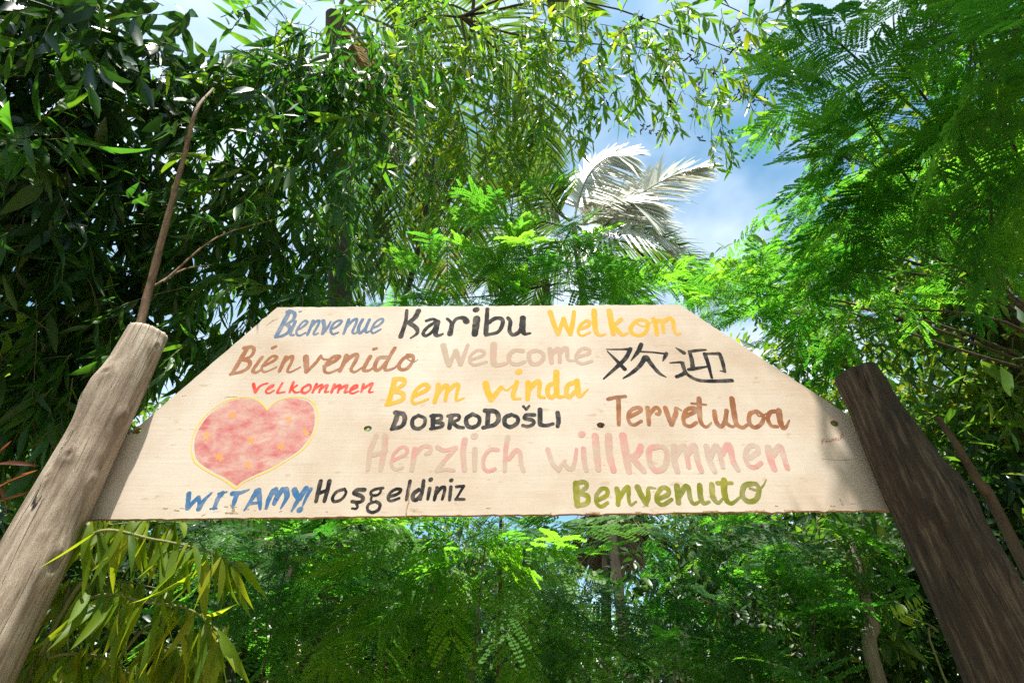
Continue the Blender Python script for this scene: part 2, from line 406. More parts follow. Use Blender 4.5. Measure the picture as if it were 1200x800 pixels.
panel = bpy.data.objects.new('panel', me); COL.objects.link(panel); panel.parent = root_b

def paintmat(name, col, cover=.92, col2=None, scale=22.0):
    """brush paint: thin in places so that the cream ground shows through"""
    m, n, b = newmat(name)
    tcn = n.nodes.new('ShaderNodeTexCoord'); c_s, g_s = board_colour(n, tcn)
    nz = node(n, 'TexNoise', Scale=scale, Detail=5.0, Roughness=.65); n.links.new(tcn.outputs['Object'], nz.inputs['Vector'])
    r = ramp(n, [(.25, (cover-.28,)*3), (.55, (min(1, cover+.05),)*3)]); n.links.new(nz.outputs['Fac'], r.inputs['Fac'])
    mx = node(n, 'Mix', data_type='RGBA'); n.links.new(r.outputs['Color'], mx.inputs['Factor']); n.links.new(c_s, mx.inputs['A'])
    mx.inputs['B'].default_value = (*col, 1)
    if col2:
        nb = node(n, 'TexNoise', Scale=9.0, Detail=3.0); n.links.new(tcn.outputs['Object'], nb.inputs['Vector'])
        rb = ramp(n, [(.46, col), (.60, col2)]); n.links.new(nb.outputs['Fac'], rb.inputs['Fac']); n.links.new(rb.outputs['Color'], mx.inputs['B'])
    n.links.new(mx.outputs['Result'], b.inputs['Base Color']); b.inputs['Roughness'].default_value = .75; b.inputs['Specular IOR Level'].default_value = .15
    return m
stroke_no = [0]
def ribbon(P2, wd, BV, BF, to_world, cap=True):
    """one brush stroke, P2 pixel points with widths; appended in board coordinates, each a hair proud of the last"""
    P = np.array([to_world(x, y)[[0, 2]] for x, y in P2]); wd = np.asarray(wd)
    n = len(P); T = nrm(np.gradient(P, axis=0)); Nn = np.stack([-T[:, 1], T[:, 0]], -1)
    stroke_no[0] += 1
    y0 = BY-.00025-.000004*(stroke_no[0] % 40); k0 = len(BV)
    ys = y0-np.linspace(0, .00003, n)
    h = wd[:, None]/2
    Lf = P+Nn*h; Rg = P-Nn*h
    for i in range(n):
        BV.append((Lf[i, 0], ys[i], Lf[i, 1])); BV.append((Rg[i, 0], ys[i], Rg[i, 1]))
    for i in range(n-1):
        a = k0+2*i; BF.append((a, a+1, a+3, a+2))
    if cap:
        for e, sg in ((0, -1), (n-1, 1)):
            c0 = len(BV); m = 6
            for q in range(1, m):
                th = math.pi*q/m; v = P[e]+Nn[e]*h[e]*math.cos(th)+T[e]*sg*h[e]*math.sin(th); BV.append((v[0], ys[e], v[1]))
            f = [k0+2*e]+list(range(c0, c0+m-1))+[k0+2*e+1]; BF.append(tuple(f))
def word(text, crop, scale, strokes, mat, wmul=1.14):
    BV = []; BF = []; x0, y0 = crop; ppm = 344.0*1.0
    for st in strokes.strip().split(';'):
        st = st.strip()
        if not st: continue
        ps = st.split(); w0 = float(ps[0].split('>')[0]); w1 = float(ps[0].split('>')[1]) if '>' in ps[0] else w0*.82
        pts = []; ws = []
        for q in ps[1:]:
            v = [float(t) for t in q.split(',')]; pts.append((x0+v[0]/scale, y0+v[1]/scale)); ws.append(v[2] if len(v) > 2 else None)
        if len(pts) == 1:                                    # a dab
            pts = [(pts[0][0]-w0*.10/scale, pts[0][1]+.06*w0/scale), (pts[0][0]+w0*.10/scale, pts[0][1]-.06*w0/scale)]; ws = [None, None]; w1 = w0*.95
        n_ = len(pts)
        wl = [(w0+(w1-w0)*max(0, (i/(n_-1)-.35)/.65) if ws[i] is None else ws[i]) for i in range(n_)]
        A = smooth_path(np.array([(p[0], p[1], w_) for p, w_ in zip(pts, wl)]), 7 if n_ > 2 else 5)
        jit = 1+.05*np.sin(np.arange(len(A))*1.1+rng.random()*6)
        # pixel width to metres at this height on the board
        dep = np.linalg.norm(board_pt(A[0, 0], A[0, 1])-board_pt(A[0, 0]+1, A[0, 1]))
        ribbon(A[:, :2], np.maximum(A[:, 2], 2)/scale*dep*jit*wmul, BV, BF, board_pt)
    o = mesh_obj('painted_word', np.array(BV), BF, mat, root_b); o['label'] = mat.name.replace('_paint', '').replace('_', ' ')+' painted word '+text; return o
P_blue = paintmat('blue_grey_paint', (.085, .15, .27), .9); P_black = paintmat('black_paint', (.010, .011, .013), 1.02)
P_orange = paintmat('orange_paint', (.85, .36, .03), .95); P_brown = paintmat('brown_paint', (.30, .105, .04), .88)
P_pale = paintmat('faded_grey_paint', (.42, .31, .23), .80, (.47, .30, .24)); P_red = paintmat('red_paint', (.80, .055, .04), .95)
P_pink = paintmat('faded_pink_paint', (.43, .30, .245), .62, (.52, .17, .165)); P_olive = paintmat('olive_paint', (.16, .17, .008), .93, (.24, .23, .012))
P_blue2 = paintmat('mid_blue_paint', (.035, .13, .29), .94); P_yell = paintmat('yellow_line_paint', (.86, .52, .07), .85)
P_brown2 = paintmat('chestnut_paint', (.24, .085, .035), .93, (.32, .13, .055)); P_coal = paintmat('charcoal_paint', (.022, .022, .026), .98)

word('Bienvenue', (310, 350), 8, '''42 235,118 175,230 108,352; 34 215,122 265,125 284,152 265,200 205,240; 32 205,240 235,265 225,310 170,346 105,358;
16 326,122 346,118; 28>20 290,212 255,290 245,335 275,340; 22 302,295 350,270 400,225 385,205 350,225 305,290 302,330 330,345 385,318;
28 455,207 435,260 402,338; 26>18 430,270 480,215 512,207 500,250 462,320 475,336 500,322; 34 550,205 560,260 545,326; 24>18 545,326 590,270 620,215;
24 625,285 680,260 722,215 700,203 650,230 620,290 640,331 690,316; 28 790,193 770,250 742,326; 26>16 770,265 820,210 862,188 858,230 825,308 850,325 890,290;
28 920,193 885,260 882,308 905,318 950,265 982,195; 24>16 985,195 950,280 955,316 990,300; 22 1010,275 1070,250 1112,205 1095,187 1040,220 1002,290 1020,322 1090,285''', P_blue)
word('Karibu', (460, 350), 7.06, '''26>36 118,95 108,190 68,312; 40 215,100 185,155 130,200; 36>14 130,195 195,240 203,285 150,325;
26 280,182 330,168 368,182 374,205; 28 350,195 290,235 254,282 275,306 330,270 365,200; 38>18 375,190 362,250 357,298 385,303 415,290;
24>42 452,165 480,190 490,220 475,290; 28>52 490,215 530,165 590,160 612,188; 54>46 697,162 690,220 680,292; 48 692,90;
30>38 785,85 780,160 772,288; 34>26 790,200 850,162 905,168 908,215 870,275 772,300; 30>34 955,158 975,190 968,265 1000,298 1050,270 1075,220; 46>18 1078,158 1075,245 1090,288 1138,285''', P_black)
word('Welkom', (630, 350), 6.667, '''36 98,103 125,190 158,275; 32 160,275 203,155; 32 203,155 225,220 253,272; 34 255,275 275,180 285,100;
26>16 330,235 390,215 405,182 380,172 332,210 317,260 345,288 410,262; 40>14 442,92 445,180 455,255 485,284 530,275;
42 560,92 575,180 590,272; 30 652,160 590,215; 32>14 595,212 640,262 665,284 705,265; 30 862,200 840,168 775,172 728,225 742,272 800,287 848,255 862,200 850,180;
14 770,190 820,215 865,200 900,172; 34 907,158 925,220 932,280; 30 920,190 955,165 975,200 985,262; 34>14 975,185 1030,152 1058,175 1065,240 1085,278 1118,270''', P_orange)
word('Bienvenido', (260, 395), 5, '''26 150,62 110,130 65,205; 20 130,62 175,57 188,80 165,115 110,130; 22 115,130 160,140 160,170 120,200 52,215;
20 298,62 316,54; 20>12 235,117 200,165 182,198 205,206 235,185; 18>10 250,165 300,140 322,117 295,112 252,150 233,185 255,203 320,175;
22 375,117 360,150 337,200; 20>9 355,155 395,118 414,115 408,145 385,195 405,203 460,175; 32>24 492,115 495,150 496,200; 20 496,203 550,150 580,108; 12 578,110 600,130 645,125;
22>12 600,170 660,140 688,113 650,117 607,165 602,198 630,208 690,185; 26 730,108 720,140 692,196; 24>10 720,145 765,108 792,104 785,135 757,188 780,203 825,175;
22>10 870,112 842,160 832,193 865,193 900,165; 18 890,70 906,65; 22 965,117 920,122 897,165 903,192 930,183 965,142; 20>10 1014,62 985,110 958,165 962,193 1010,180 1040,150;
20 1110,110 1070,120 1038,160 1047,188 1085,183 1118,140 1118,107 1085,103; 7>3 1080,122 1120,145 1150,130''', P_brown)
word('velkommen', (260, 395), 5, '''18 185,273 196,322; 16>9 196,322 225,285 268,268; 12 270,305 300,287 298,280 272,295 258,318 275,328 305,312; 13>9 355,268 330,310 327,326 368,320;
16 420,263 397,322; 12 440,282 405,305; 12>8 410,302 430,323 455,320; 14 510,278 477,295 468,318 490,326 518,305 518,280 500,277; 17 555,275 532,322; 14 545,302 588,278 570,322; 15>9 575,305 618,280 605,320 625,318;
18 660,278 642,322; 16 650,302 693,280 680,322; 16>9 685,305 733,282 720,322 740,318; 13 757,310 793,292 785,280 757,300 752,323 770,328 800,315; 16 830,275 817,320; 17>8 825,302 868,276 882,273 862,320 886,320''', P_red)
word('Welcome', (500, 395), 5.714, '''36 112,55 125,110 146,188; 30 150,188 193,95; 34 195,92 225,182; 28 228,182 275,52; 22 300,150 370,125 383,97 340,88 293,125 288,163 320,186 400,165;
40>22 450,48 446,110 450,175 480,187 533,175; 28 645,92 590,88 553,120 558,163 600,182 655,165; 28 735,88 692,102 684,140 706,177 750,175 782,140 772,103 735,88;
34 826,80 836,170; 28 840,112 870,80 888,84 890,166; 32>14 890,102 925,75 940,84 945,148 985,158; 24 1015,130 1083,110 1083,82 1040,78 1003,120 1008,162 1045,177 1105,160''', P_pale)
word('of two Chinese characters', (690, 395), 6.667, '''10 140,95,8 250,95,12 325,92,20; 10 325,90,26 290,160,26 220,230,24 115,325,10; 10 145,110,8 210,175,20 280,248,28;
10 410,55,28 385,110,26 330,182,8; 10 400,112,14 500,118,12 605,130,14; 10 606,127,24 595,150,22 578,185,8; 10 440,158,34 400,220,26 340,275,22 268,322,9; 10 450,158,34 500,225,26 550,280,22 605,312,5;
10 680,82,8 743,122,28; 10 635,200,10 715,195,16 735,200,22; 10 730,202,26 745,250,24 755,275,26; 10 752,278,28 720,295,24 685,308,22; 10 745,260,20 790,305,22 870,338,22 1000,342,24 1118,338,26;
10 787,112,22 805,180,26 813,245,28; 10 785,112,20 850,103,20 915,98,12; 10 780,252,22 830,245,24 930,228,12; 10 905,130,26 930,200,24 960,315,16; 10 905,130,18 960,128,18 1018,128,24; 10 1022,130,24 1045,195,24 1060,265,20; 10 1062,268,18 1025,262,6''', P_black, 1.3)
word('Bem', (440, 425), 4.615, '''28 105,88 90,150 68,220; 24 100,88 148,88 153,115 95,150; 24 95,150 145,165 148,195 110,213 58,226; 22>12 205,180 270,150 288,127 260,117 217,150 198,195 215,220 285,195;
26 340,118 335,160 320,210; 22 335,165 375,123 390,128 385,160 377,202; 22>9 385,160 430,118 449,123 440,165 437,203 480,190''', P_orange)
word('vinda', (440, 425), 4.615, '''34>28 596,112 605,150 625,200; 26 625,202 665,150 680,132; 12 680,132 710,147 745,122;
24>12 765,103 747,160 747,192 785,193; 32 775,48; 28 825,105 825,150 822,195; 26>14 825,150 868,104 888,108 885,178 915,188; 24 975,107 937,125 932,168 955,188 985,150; 30>14 978,50 978,110 985,178 1020,183;
24 1090,102 1042,120 1032,163 1047,185 1085,150; 28>7 1090,98 1095,150 1105,183 1150,142''', P_orange)
word('DOBRODOŠLI', (440, 425), 4.615, '''26 120,272 110,310 92,352; 24 108,268 150,277 158,310 140,343 88,357; 20 232,284 202,305 202,343 232,356 263,335 266,300 232,284;
26 312,287 310,348; 18 300,287 350,284 354,305 315,318; 20 315,318 360,327 355,345 298,356; 26 410,287 400,351; 18 392,287 445,282 449,305 405,322; 20 415,320 445,345 475,350;
22 525,277 492,300 497,338 525,348 558,330 560,295 525,277; 26 610,262 605,342; 24 593,258 650,264 666,300 645,333 583,350; 22 735,280 702,295 700,330 730,346 766,325 768,295 735,280;
20 860,281 817,282 808,300 850,310 853,330 825,343 797,338; 14 800,235 815,252; 14 815,252 832,232; 26>22 890,253 890,332; 20 890,335 925,338 960,329; 24 985,270 990,310 985,342''', P_coal)
word('Tervetuloa', (690, 450), 4.8, '''20 108,84 150,74 206,68; 24 166,80 168,150 168,226; 20 225,185 288,152 288,132 250,137 222,170 228,213 255,228 295,207; 24 330,133 335,180 338,226; 20 340,170 375,131 398,146 393,168 380,166;
26 430,133 450,190 465,226; 24>8 465,226 490,162 490,133 520,146; 22 532,185 598,152 590,133 552,142 533,180 538,223 570,236 605,215; 26>8 620,80 622,150 630,213 660,240 690,215; 14 578,108 660,115;
24 706,152 715,208 740,237 763,215 775,152; 22>12 775,148 771,208 800,237 825,233; 28>14 805,80 815,150 830,222 865,243 895,225; 22 945,152 907,166 902,213 930,243 968,224 983,182 950,152; 9 940,160 960,180 1000,165;
22 1070,152 1022,157 1007,195 1027,233 1060,238; 30>7 1070,148 1075,200 1090,243 1110,238 1128,202''', P_brown2)
word('Herzlich', (420, 495), 4.615, '''26 95,72 62,160 52,252; 30 145,74 140,150 120,252; 22 60,180 120,165 150,152; 18 187,205 255,170 263,142 235,132 192,170 178,223 200,252 240,243; 28 305,143 300,190 288,255; 22 300,180 345,132 388,132 384,163 366,168;
22 427,132 465,150 528,132; 22 528,137 470,200 422,256; 20 422,260 470,253 516,258; 30 576,92 566,160 574,255; 28 630,143 628,255; 32 628,72; 20 755,147 712,147 678,190 678,243 705,262 740,248; 24 808,78 796,150 791,260; 24 815,195 850,152 873,162 880,220 893,260''', P_pink)
word('willkommen', (630, 495), 3.871, '''20 46,122 66,180 95,217; 16 95,217 110,190 125,172; 18 118,185 150,212 168,180 176,122; 22 208,118 212,180 221,216; 28 200,52; 30 261,60 268,140 275,210; 30 322,60 325,140 344,215; 32 387,60 400,140 414,220; 28 468,108 455,140 425,160; 26 425,155 460,195 483,220;
24 545,108 507,122 510,180 536,217 573,203 588,150 573,112 545,108; 28 620,108 620,170 634,220; 24 625,150 660,104 675,140 685,200; 26 680,140 710,104 725,170 744,220; 26 766,108 780,170 803,220; 24 785,150 810,104 825,140 840,200; 26 835,140 868,100 885,170 908,212;
22 957,160 998,135 993,108 960,108 942,150 957,193 985,202 1015,182; 30 1046,113 1055,160 1073,210; 26 1065,150 1098,108 1115,150 1133,207''', P_pink)
word('WITAMY!', (200, 550), 6.667, '''34>30 142,188 138,240 130,302; 32 135,300 180,250 215,215; 28>22 218,215 224,260 221,308; 36>12 220,305 262,238 322,180; 34 405,182 370,225 342,298; 20>12 375,188 438,174; 13 310,306 362,303;
34>12 482,186 540,182 612,156; 36>18 517,190 498,250 487,293; 38>12 672,168 640,222 575,318; 38>20 686,162 695,230 700,305; 22 612,266 690,256; 38>20 802,165 767,230 747,300; 32>26 822,152 830,200 806,262; 34>26 872,152 832,220 810,266; 42>12 900,155 908,212 860,302;
42>34 967,158 985,200 1010,225; 40>16 1058,148 1000,230 945,322; 26>12 1095,152 1060,215 1030,285; 42 1010,312''', P_blue2)
word('Hoşgeldiniz', (355, 545), 5.854, '''28 122,108 105,180 90,245; 28 182,108 165,180 147,245; 26 110,190 165,170; 20 285,162 232,180 203,223 217,247 263,233 295,190 285,160; 26>20 423,167 375,168 352,190 400,210 413,233 385,252 337,247; 16 365,262 375,280 365,296 337,294;
18 550,155 500,162 468,180 472,203 510,203 533,180 530,160; 16 475,205 467,235 475,250; 20 500,247 528,265 518,303 475,322 443,303 452,265 500,247; 20 592,215 650,195 672,167 640,162 602,185 583,220 602,243 660,225;
22 735,108 720,180 709,235; 26 795,167 762,190 753,223 775,237 810,200 820,172; 24 828,105 820,170 806,231; 24 870,158 856,230; 26 877,97; 24 920,155 910,200 901,236; 22 915,190 950,153 973,153 968,190 956,231; 24 1015,148 1006,236; 24 1018,102;
20 1052,146 1103,141; 18 1103,141 1052,228; 20 1048,232 1107,232''', P_black)
word('Benvenuto', (660, 550), 4.8, '''34 72,78 75,140 79,200; 24 72,77 118,70 132,95 90,130; 26 90,130 138,150 133,188 82,203; 22 197,170 243,145 247,112 217,107 187,145 188,188 215,207 250,186; 28 302,108 310,150 308,195; 24>10 315,160 350,107 368,103 368,163 380,198 410,180;
30 418,98 440,145 465,190; 26>8 465,190 478,150 480,104 520,105; 24 532,165 588,140 588,108 555,103 527,145 528,178 560,197 610,167; 32 640,93 645,140 648,185; 28>14 650,150 685,98 703,103 715,163 735,192 765,180; 28>14 768,88 772,150 790,188 822,180;
28>10 836,83 841,150 870,186 900,160; 32>10 905,60 905,120 920,173 950,188 1000,150; 22 868,76 948,75; 26 1060,78 1018,92 1008,145 1040,178 1083,168 1102,120 1088,83 1060,78; 13>5 1050,105 1095,115 1125,88 1142,55''', P_olive)
# faint red scribble near the right post
sg = word('scribble', (930, 460), 5.517, '''5 185,330 183,305 200,298; 4 184,318 198,312; 4 205,322 215,308 218,318 228,312; 4 230,300 232,315 245,310 250,298; 4 255,312 258,296 268,308 275,290 280,305; 4 285,290 292,300 286,310; 4 300,272 305,290 318,282 312,262 300,300; 4 318,265 325,290''', paintmat('faded_red_pen', (.40, .08, .05), .8))
sg.name = 'painted_scribble'; sg['label'] = 'tiny faint red scribble'

# heart
hp = np.array([(612, 207), (570, 160), (510, 127), (430, 120), (340, 140), (250, 190), (170, 262), (112, 350), (87, 430), (92, 530), (130, 588), (220, 648), (310, 693), (395, 753)], float)
hq = np.array([(395, 753), (440, 715), (540, 665), (640, 622), (740, 563), (840, 498), (910, 420), (950, 340), (962, 250), (945, 177), (890, 131), (800, 116), (720, 131), (660, 160), (612, 207)], float)
ho = np.concatenate([smooth_path(hp, 6)[:-1], smooth_path(hq, 6)])
hpx = np.stack([210+ho[:, 0]/5.926, 445+ho[:, 1]/5.926], -1)
M_heart, n, b = newmat('pink_heart_paint')
tcn = n.nodes.new('ShaderNodeTexCoord'); c_s, _g = board_colour(n, tcn)
mp = n.nodes.new('ShaderNodeMapping'); mp.inputs['Rotation'].default_value = (0, math.radians(40), 0); mp.inputs['Scale'].default_value = (1, 1, 2.2)
n.links.new(tcn.outputs['Object'], mp.inputs['Vector'])
h1 = node(n, 'TexNoise', Scale=7.0, Detail=8.0, Roughness=.7, Distortion=.6); n.links.new(mp.outputs['Vector'], h1.inputs['Vector'])
hr = ramp(n, [(.33, (.56, .42, .35)), (.45, (.53, .21, .19)), (.60, (.46, .07, .085))]); n.links.new(h1.outputs['Fac'], hr.inputs['Fac'])
h2 = node(n, 'TexNoise', Scale=16.0, Detail=6.0, Roughness=.7); n.links.new(tcn.outputs['Object'], h2.inputs['Vector'])
h2r = ramp(n, [(.35, (.45,)*3), (.6, (.95,)*3)]); n.links.new(h2.outputs['Fac'], h2r.inputs['Fac'])
mx_ = node(n, 'Mix', data_type='RGBA'); n.links.new(h2r.outputs['Color'], mx_.inputs['Factor']); n.links.new(c_s, mx_.inputs['A']); n.links.new(hr.outputs['Color'], mx_.inputs['B'])
n.links.new(mx_.outputs['Result'], b.inputs['Base Color']); b.inputs['Roughness'].default_value = .6
cpx = hpx.mean(0); inn = cpx+(hpx-cpx)*.955
BV = [(p[0], BY-.00015, p[2]) for p in (board_pt(*q) for q in inn[:-1])]
heart = mesh_obj('painted_heart', np.array(BV), [tuple(range(len(BV)))], M_heart, root_b)
bmh = bmesh.new(); bmh.from_mesh(heart.data); bmesh.ops.triangulate(bmh, faces=bmh.faces[:]); bmh.to_mesh(heart.data); bmh.free()
BV = []; BF = []
ribbon(hpx, np.full(len(hpx), .005)*(1+.25*np.sin(np.arange(len(hpx))*.35)), BV, BF, board_pt)
mesh_obj('heart_outline', np.array(BV), BF, P_yell, root_b).parent = heart
M_star = paintmat('orange_flower_paint', (.90, .27, .06), .8)
for k, (sx, sy) in enumerate([(370, 245), (190, 388), (280, 535), (500, 418), (480, 592), (705, 465), (760, 275), (880, 365)]):
    BV = []; BF = []; cx, cy = 210+sx/5.926, 445+sy/5.926; rr = rng.uniform(4.2, 6.2)
    for q in range(6):
        a = q*math.pi/3+rng.random()*.5
        ribbon(np.array([(cx, cy), (cx+rr*.5*math.cos(a), cy+rr*.5*math.sin(a)), (cx+rr*math.cos(a), cy+rr*math.sin(a))]), np.array([.010, .009, .003]), BV, BF, board_pt)
    o_ = mesh_obj('painted_flower', np.array(BV), BF, M_star, root_b); o_.parent = heart
# cracks and chipped paint along the lower edge
M_chip = barkmat('bare_wood_chip', (.24, .15, .08), (.46, .33, .20), 20, 1, .6)
def crack(strokes):
    for wd, pts in strokes:
        BV = []; BF = []
        A = smooth_path(np.array(pts, float), 5); A = A+rng.normal(size=A.shape)*.25
        ribbon(A, np.full(len(A), wd)*rng.uniform(.5, 1.2, len(A)), BV, BF, board_pt, cap=False)
        mesh_obj('crack', np.array(BV), BF, M_chip, root_b)
crack([(.004, [(480, 572), (479, 585), (476, 600), (475, 605)])])
crack([(.006, [(264, 601), (272, 600.5), (279, 601)]), (.012, [(272, 590), (273, 595), (274, 599)]), (.004, [(236, 604), (241, 602)])])
crack([(.003, [(263, 466), (270, 464.5), (278, 465)]), (.002, [(213, 464), (219, 463)])])
crack([(.0022, [(963, 537), (985, 539), (1005, 537)]), (.004, [(984, 584), (988, 592)])])
crack([(.005, [(318, 376), (325, 374)]), (.003, [(312, 381), (326, 373)])])
crack([(.006, [(640+k*48+rng.uniform(-9, 9), 601.5-.0117*(k*48)), (648+k*48+rng.uniform(-5, 9), 601.2-.0117*(k*48))]) for k in range(8)])

for k in range(16):
    x = rng.uniform(110, 420) if k < 10 else rng.uniform(420, 1000); y = 604-.0117*(x-100)-rng.uniform(1, 9 if k < 10 else 4)
    crack([(rng.uniform(.0015, .004), [(x, y), (x+rng.uniform(2, 7), y+rng.uniform(-1.5, 1.5))])])

# ------------------------------------------------------------------ posts
def vnoise(a, b_, seed, fa, fb):
    r = np.random.default_rng(seed); o = 0
    for k in range(5):
        p, q, s1, s2 = r.uniform(0, 6.28), r.uniform(0, 6.28), r.integers(1, 4), r.uniform(.6, 1.6)
        o = o+np.sin(a*s1*fa+p+np.sin(b_*fb*s2*.6)*.8)*np.sin(b_*fb*s2+q)
    return o/3
def post(name, axis_pts, radii, mat, label, seed, knots, rough, top_tilt):
    A = smooth_path(np.array(axis_pts, float), 40); R = np.interp(np.linspace(0, 1, len(A)), np.linspace(0, 1, len(radii)), radii)
    k = 120; m = len(A); th = np.arange(k)*2*math.pi/k
    TH, Zi = np.meshgrid(th, A[:, 2])
    rr = R[:, None]*(1+.035*vnoise(TH, Zi, seed, 1, 3.5)+rough*vnoise(TH, Zi, seed+1, 5, 4)+rough*.5*vnoise(TH, Zi, seed+2, 13, 7))
    for (ka, kz, amp, sg) in knots:
        da = (TH-ka+math.pi) % (2*math.pi)-math.pi
        d2 = ((da*R[:, None])**2+((Zi-kz)*.75)**2)/sg**2
        rr = rr+amp*np.exp(-d2)-amp*.9*np.exp(-d2*9)
    V = np.stack([A[:, 0][:, None]+rr*np.cos(TH), A[:, 1][:, None]+rr*np.sin(TH), Zi+0*rr], -1)
    tz = (V[..., 0]-A[:, 0][:, None])*top_tilt[0]+(V[..., 1]-A[:, 1][:, None])*top_tilt[1]
    fade = np.clip((Zi-(A[-1, 2]-.25))/.25, 0, 1)
    V[..., 2] += tz*fade
    V = V.reshape(-1, 3); i = np.arange(m-1)[:, None]*k; j = np.arange(k)[None]
    F = np.stack([i+j, i+(j+1) % k, i+k+(j+1) % k, i+k+j], -1).reshape(-1, 4)
    # worn, rounded end grain
    rings = [V[-k:]]; c = V[-k:].mean(0)
    for s, dz in ((.94, .008), (.8, .012), (.5, .008), (.2, .010), (.02, .008)):
        q = c+(V[-k:]-c)*s; q[:, 2] = c[2]+(V[-k:, 2]-c[2])*s+dz+rng.normal(size=k)*.0015; rings.append(q)
    n0 = len(V); V = np.vstack([V]+rings[1:]); Fc = []
    for q in range(len(rings)-1):
        a0 = (n0-k) if q == 0 else n0+(q-1)*k; b0 = n0+q*k; jj = np.arange(k)
        Fc.append(np.stack([a0+jj, a0+(jj+1) % k, b0+(jj+1) % k, b0+jj], -1))
    F = np.vstack([F]+Fc)
    root = empty(name, (axis_pts[0][0], axis_pts[0][1], 0), label, 'post')
    o = mesh_obj('log', V, F, mat, root, smooth=True)
    return root, o
def logmat(name, cols, crackcol, bump, knots, knotcol, grain=1.0):
    m, n, b = newmat(name)
    tcn = n.nodes.new('ShaderNodeTexCoord')
    def noise(sc, det, rough_, s):
        mp = n.nodes.new('ShaderNodeMapping'); mp.inputs['Scale'].default_value = s
        nz = node(n, 'TexNoise', Scale=sc, Detail=det, Roughness=rough_)
        n.links.new(tcn.outputs['Object'], mp.inputs['Vector']); n.links.new(mp.outputs['Vector'], nz.inputs['Vector']); return nz
    big = noise(6.0, 6.0, .65, (1, 1, .5)); fine = noise(52.0, 9.0, .72, (1, 1, .06*grain)); ck = noise(20.0, 2.0, .45, (1, 1, .045*grain))
    r1 = ramp(n, [(.3, cols[0]), (.5, cols[1]), (.72, cols[2])]); n.links.new(fine.outputs['Fac'], r1.inputs['Fac'])
    r2 = ramp(n, [(.32, (.45, .39, .34)), (.62, (1, 1, 1))]); n.links.new(big.outputs['Fac'], r2.inputs['Fac'])
    m1 = node(n, 'Mix', data_type='RGBA', blend_type='MULTIPLY'); m1.inputs['Factor'].default_value = 1
    n.links.new(r1.outputs['Color'], m1.inputs['A']); n.links.new(r2.outputs['Color'], m1.inputs['B'])
    # drying cracks: thin lines where a stretched noise crosses its middle
    sb = node(n, 'Math', operation='SUBTRACT'); sb.inputs[1].default_value = .5; n.links.new(ck.outputs['Fac'], sb.inputs[0])
    ab = node(n, 'Math', operation='ABSOLUTE'); n.links.new(sb.outputs[0], ab.inputs[0])
    r3 = ramp(n, [(.002, (1, 1, 1)), (.011, (0, 0, 0))]); n.links.new(ab.outputs[0], r3.inputs['Fac'])
    gate = ramp(n, [(.50, (0, 0, 0)), (.58, (1, 1, 1))]); n.links.new(big.outputs['Fac'], gate.inputs['Fac'])
    cm = node(n, 'Math', operation='MULTIPLY'); n.links.new(r3.outputs['Color'], cm.inputs[0]); n.links.new(gate.outputs['Color'], cm.inputs[1])
    m2 = node(n, 'Mix', data_type='RGBA'); m2.inputs['B'].default_value = (*crackcol, 1)
    n.links.new(cm.outputs[0], m2.inputs['Factor']); n.links.new(m1.outputs['Result'], m2.inputs['A'])
    last = m2.outputs['Result']
    for (kp, kr) in knots:                                   # dark heart of each branch knot, in object space
        d = node(n, 'VectorMath', operation='DISTANCE'); d.inputs[1].default_value = kp; n.links.new(tcn.outputs['Object'], d.inputs[0])
        kr_ = ramp(n, [(0.0, (1, 1, 1)), (1.0, (0, 0, 0))]); ml = node(n, 'Math', operation='DIVIDE'); ml.inputs[1].default_value = kr
        n.links.new(d.outputs['Value'], ml.inputs[0]); n.links.new(ml.outputs[0], kr_.inputs['Fac'])
        mm = node(n, 'Mix', data_type='RGBA'); mm.inputs['B'].default_value = (*knotcol, 1)
        n.links.new(kr_.outputs['Color'], mm.inputs['Factor']); n.links.new(last, mm.inputs['A']); last = mm.outputs['Result']
    n.links.new(last, b.inputs['Base Color']); b.inputs['Roughness'].default_value = .85
    h = node(n, 'Math', operation='SUBTRACT'); n.links.new(fine.outputs['Fac'], h.inputs[0]); n.links.new(cm.outputs[0], h.inputs[1])
    bp = node(n, 'Bump', Strength=bump, Distance=.012); n.links.new(h.outputs[0], bp.inputs['Height']); n.links.new(bp.outputs['Normal'], b.inputs['Normal'])
    return m
LPX, LPY = -1.474, 1.71
def lk(px, py): return WY(px, py, LPY-.075)
kn_px = [(178, 394, .010, .026), (126, 436, .008, .026), (143, 478, .008, .020), (83, 533, .010, .026), (111, 556, .006, .018), (60, 560, .006, .02), (74, 655, .016, .05), (48, 625, .004, .012), (96, 452, .022, .06)]
kn = []; km = []
for x, y, amp, sg in kn_px:
    p = lk(x, y); ux = np.clip((p[0]-LPX)/.08, -.97, .97); a = -math.acos(ux)
    kn.append((a, p[2], amp, sg)); km.append(((.08*math.cos(a), .08*math.sin(a), p[2]), sg*.75))
M_logl = logmat('weathered_log', [(.17, .12, .085), (.46, .37, .29), (.66, .58, .49)], (.02, .013, .009), 1.0, km[:-2], (.05, .028, .016))
M_logr = logmat('dark_log', [(.018, .011, .007), (.050, .031, .019), (.20, .15, .105)], (.012, .008, .006), .9, [], (.02, .01, .006), 1.6)
post('wooden_post', [(LPX-.005, LPY, -.2), (LPX+.004, LPY, .9), (LPX-.002, LPY, 1.9), (LPX+.003, LPY, 2.45), (LPX+.010, LPY, 2.87)],
     [.104, .102, .100, .097, .092, .083, .080, .072], M_logl, 'pale weathered log post with knots and cracks holding the left end of the board', 11, kn, .012, (-.15, .1))
RY = 1.69
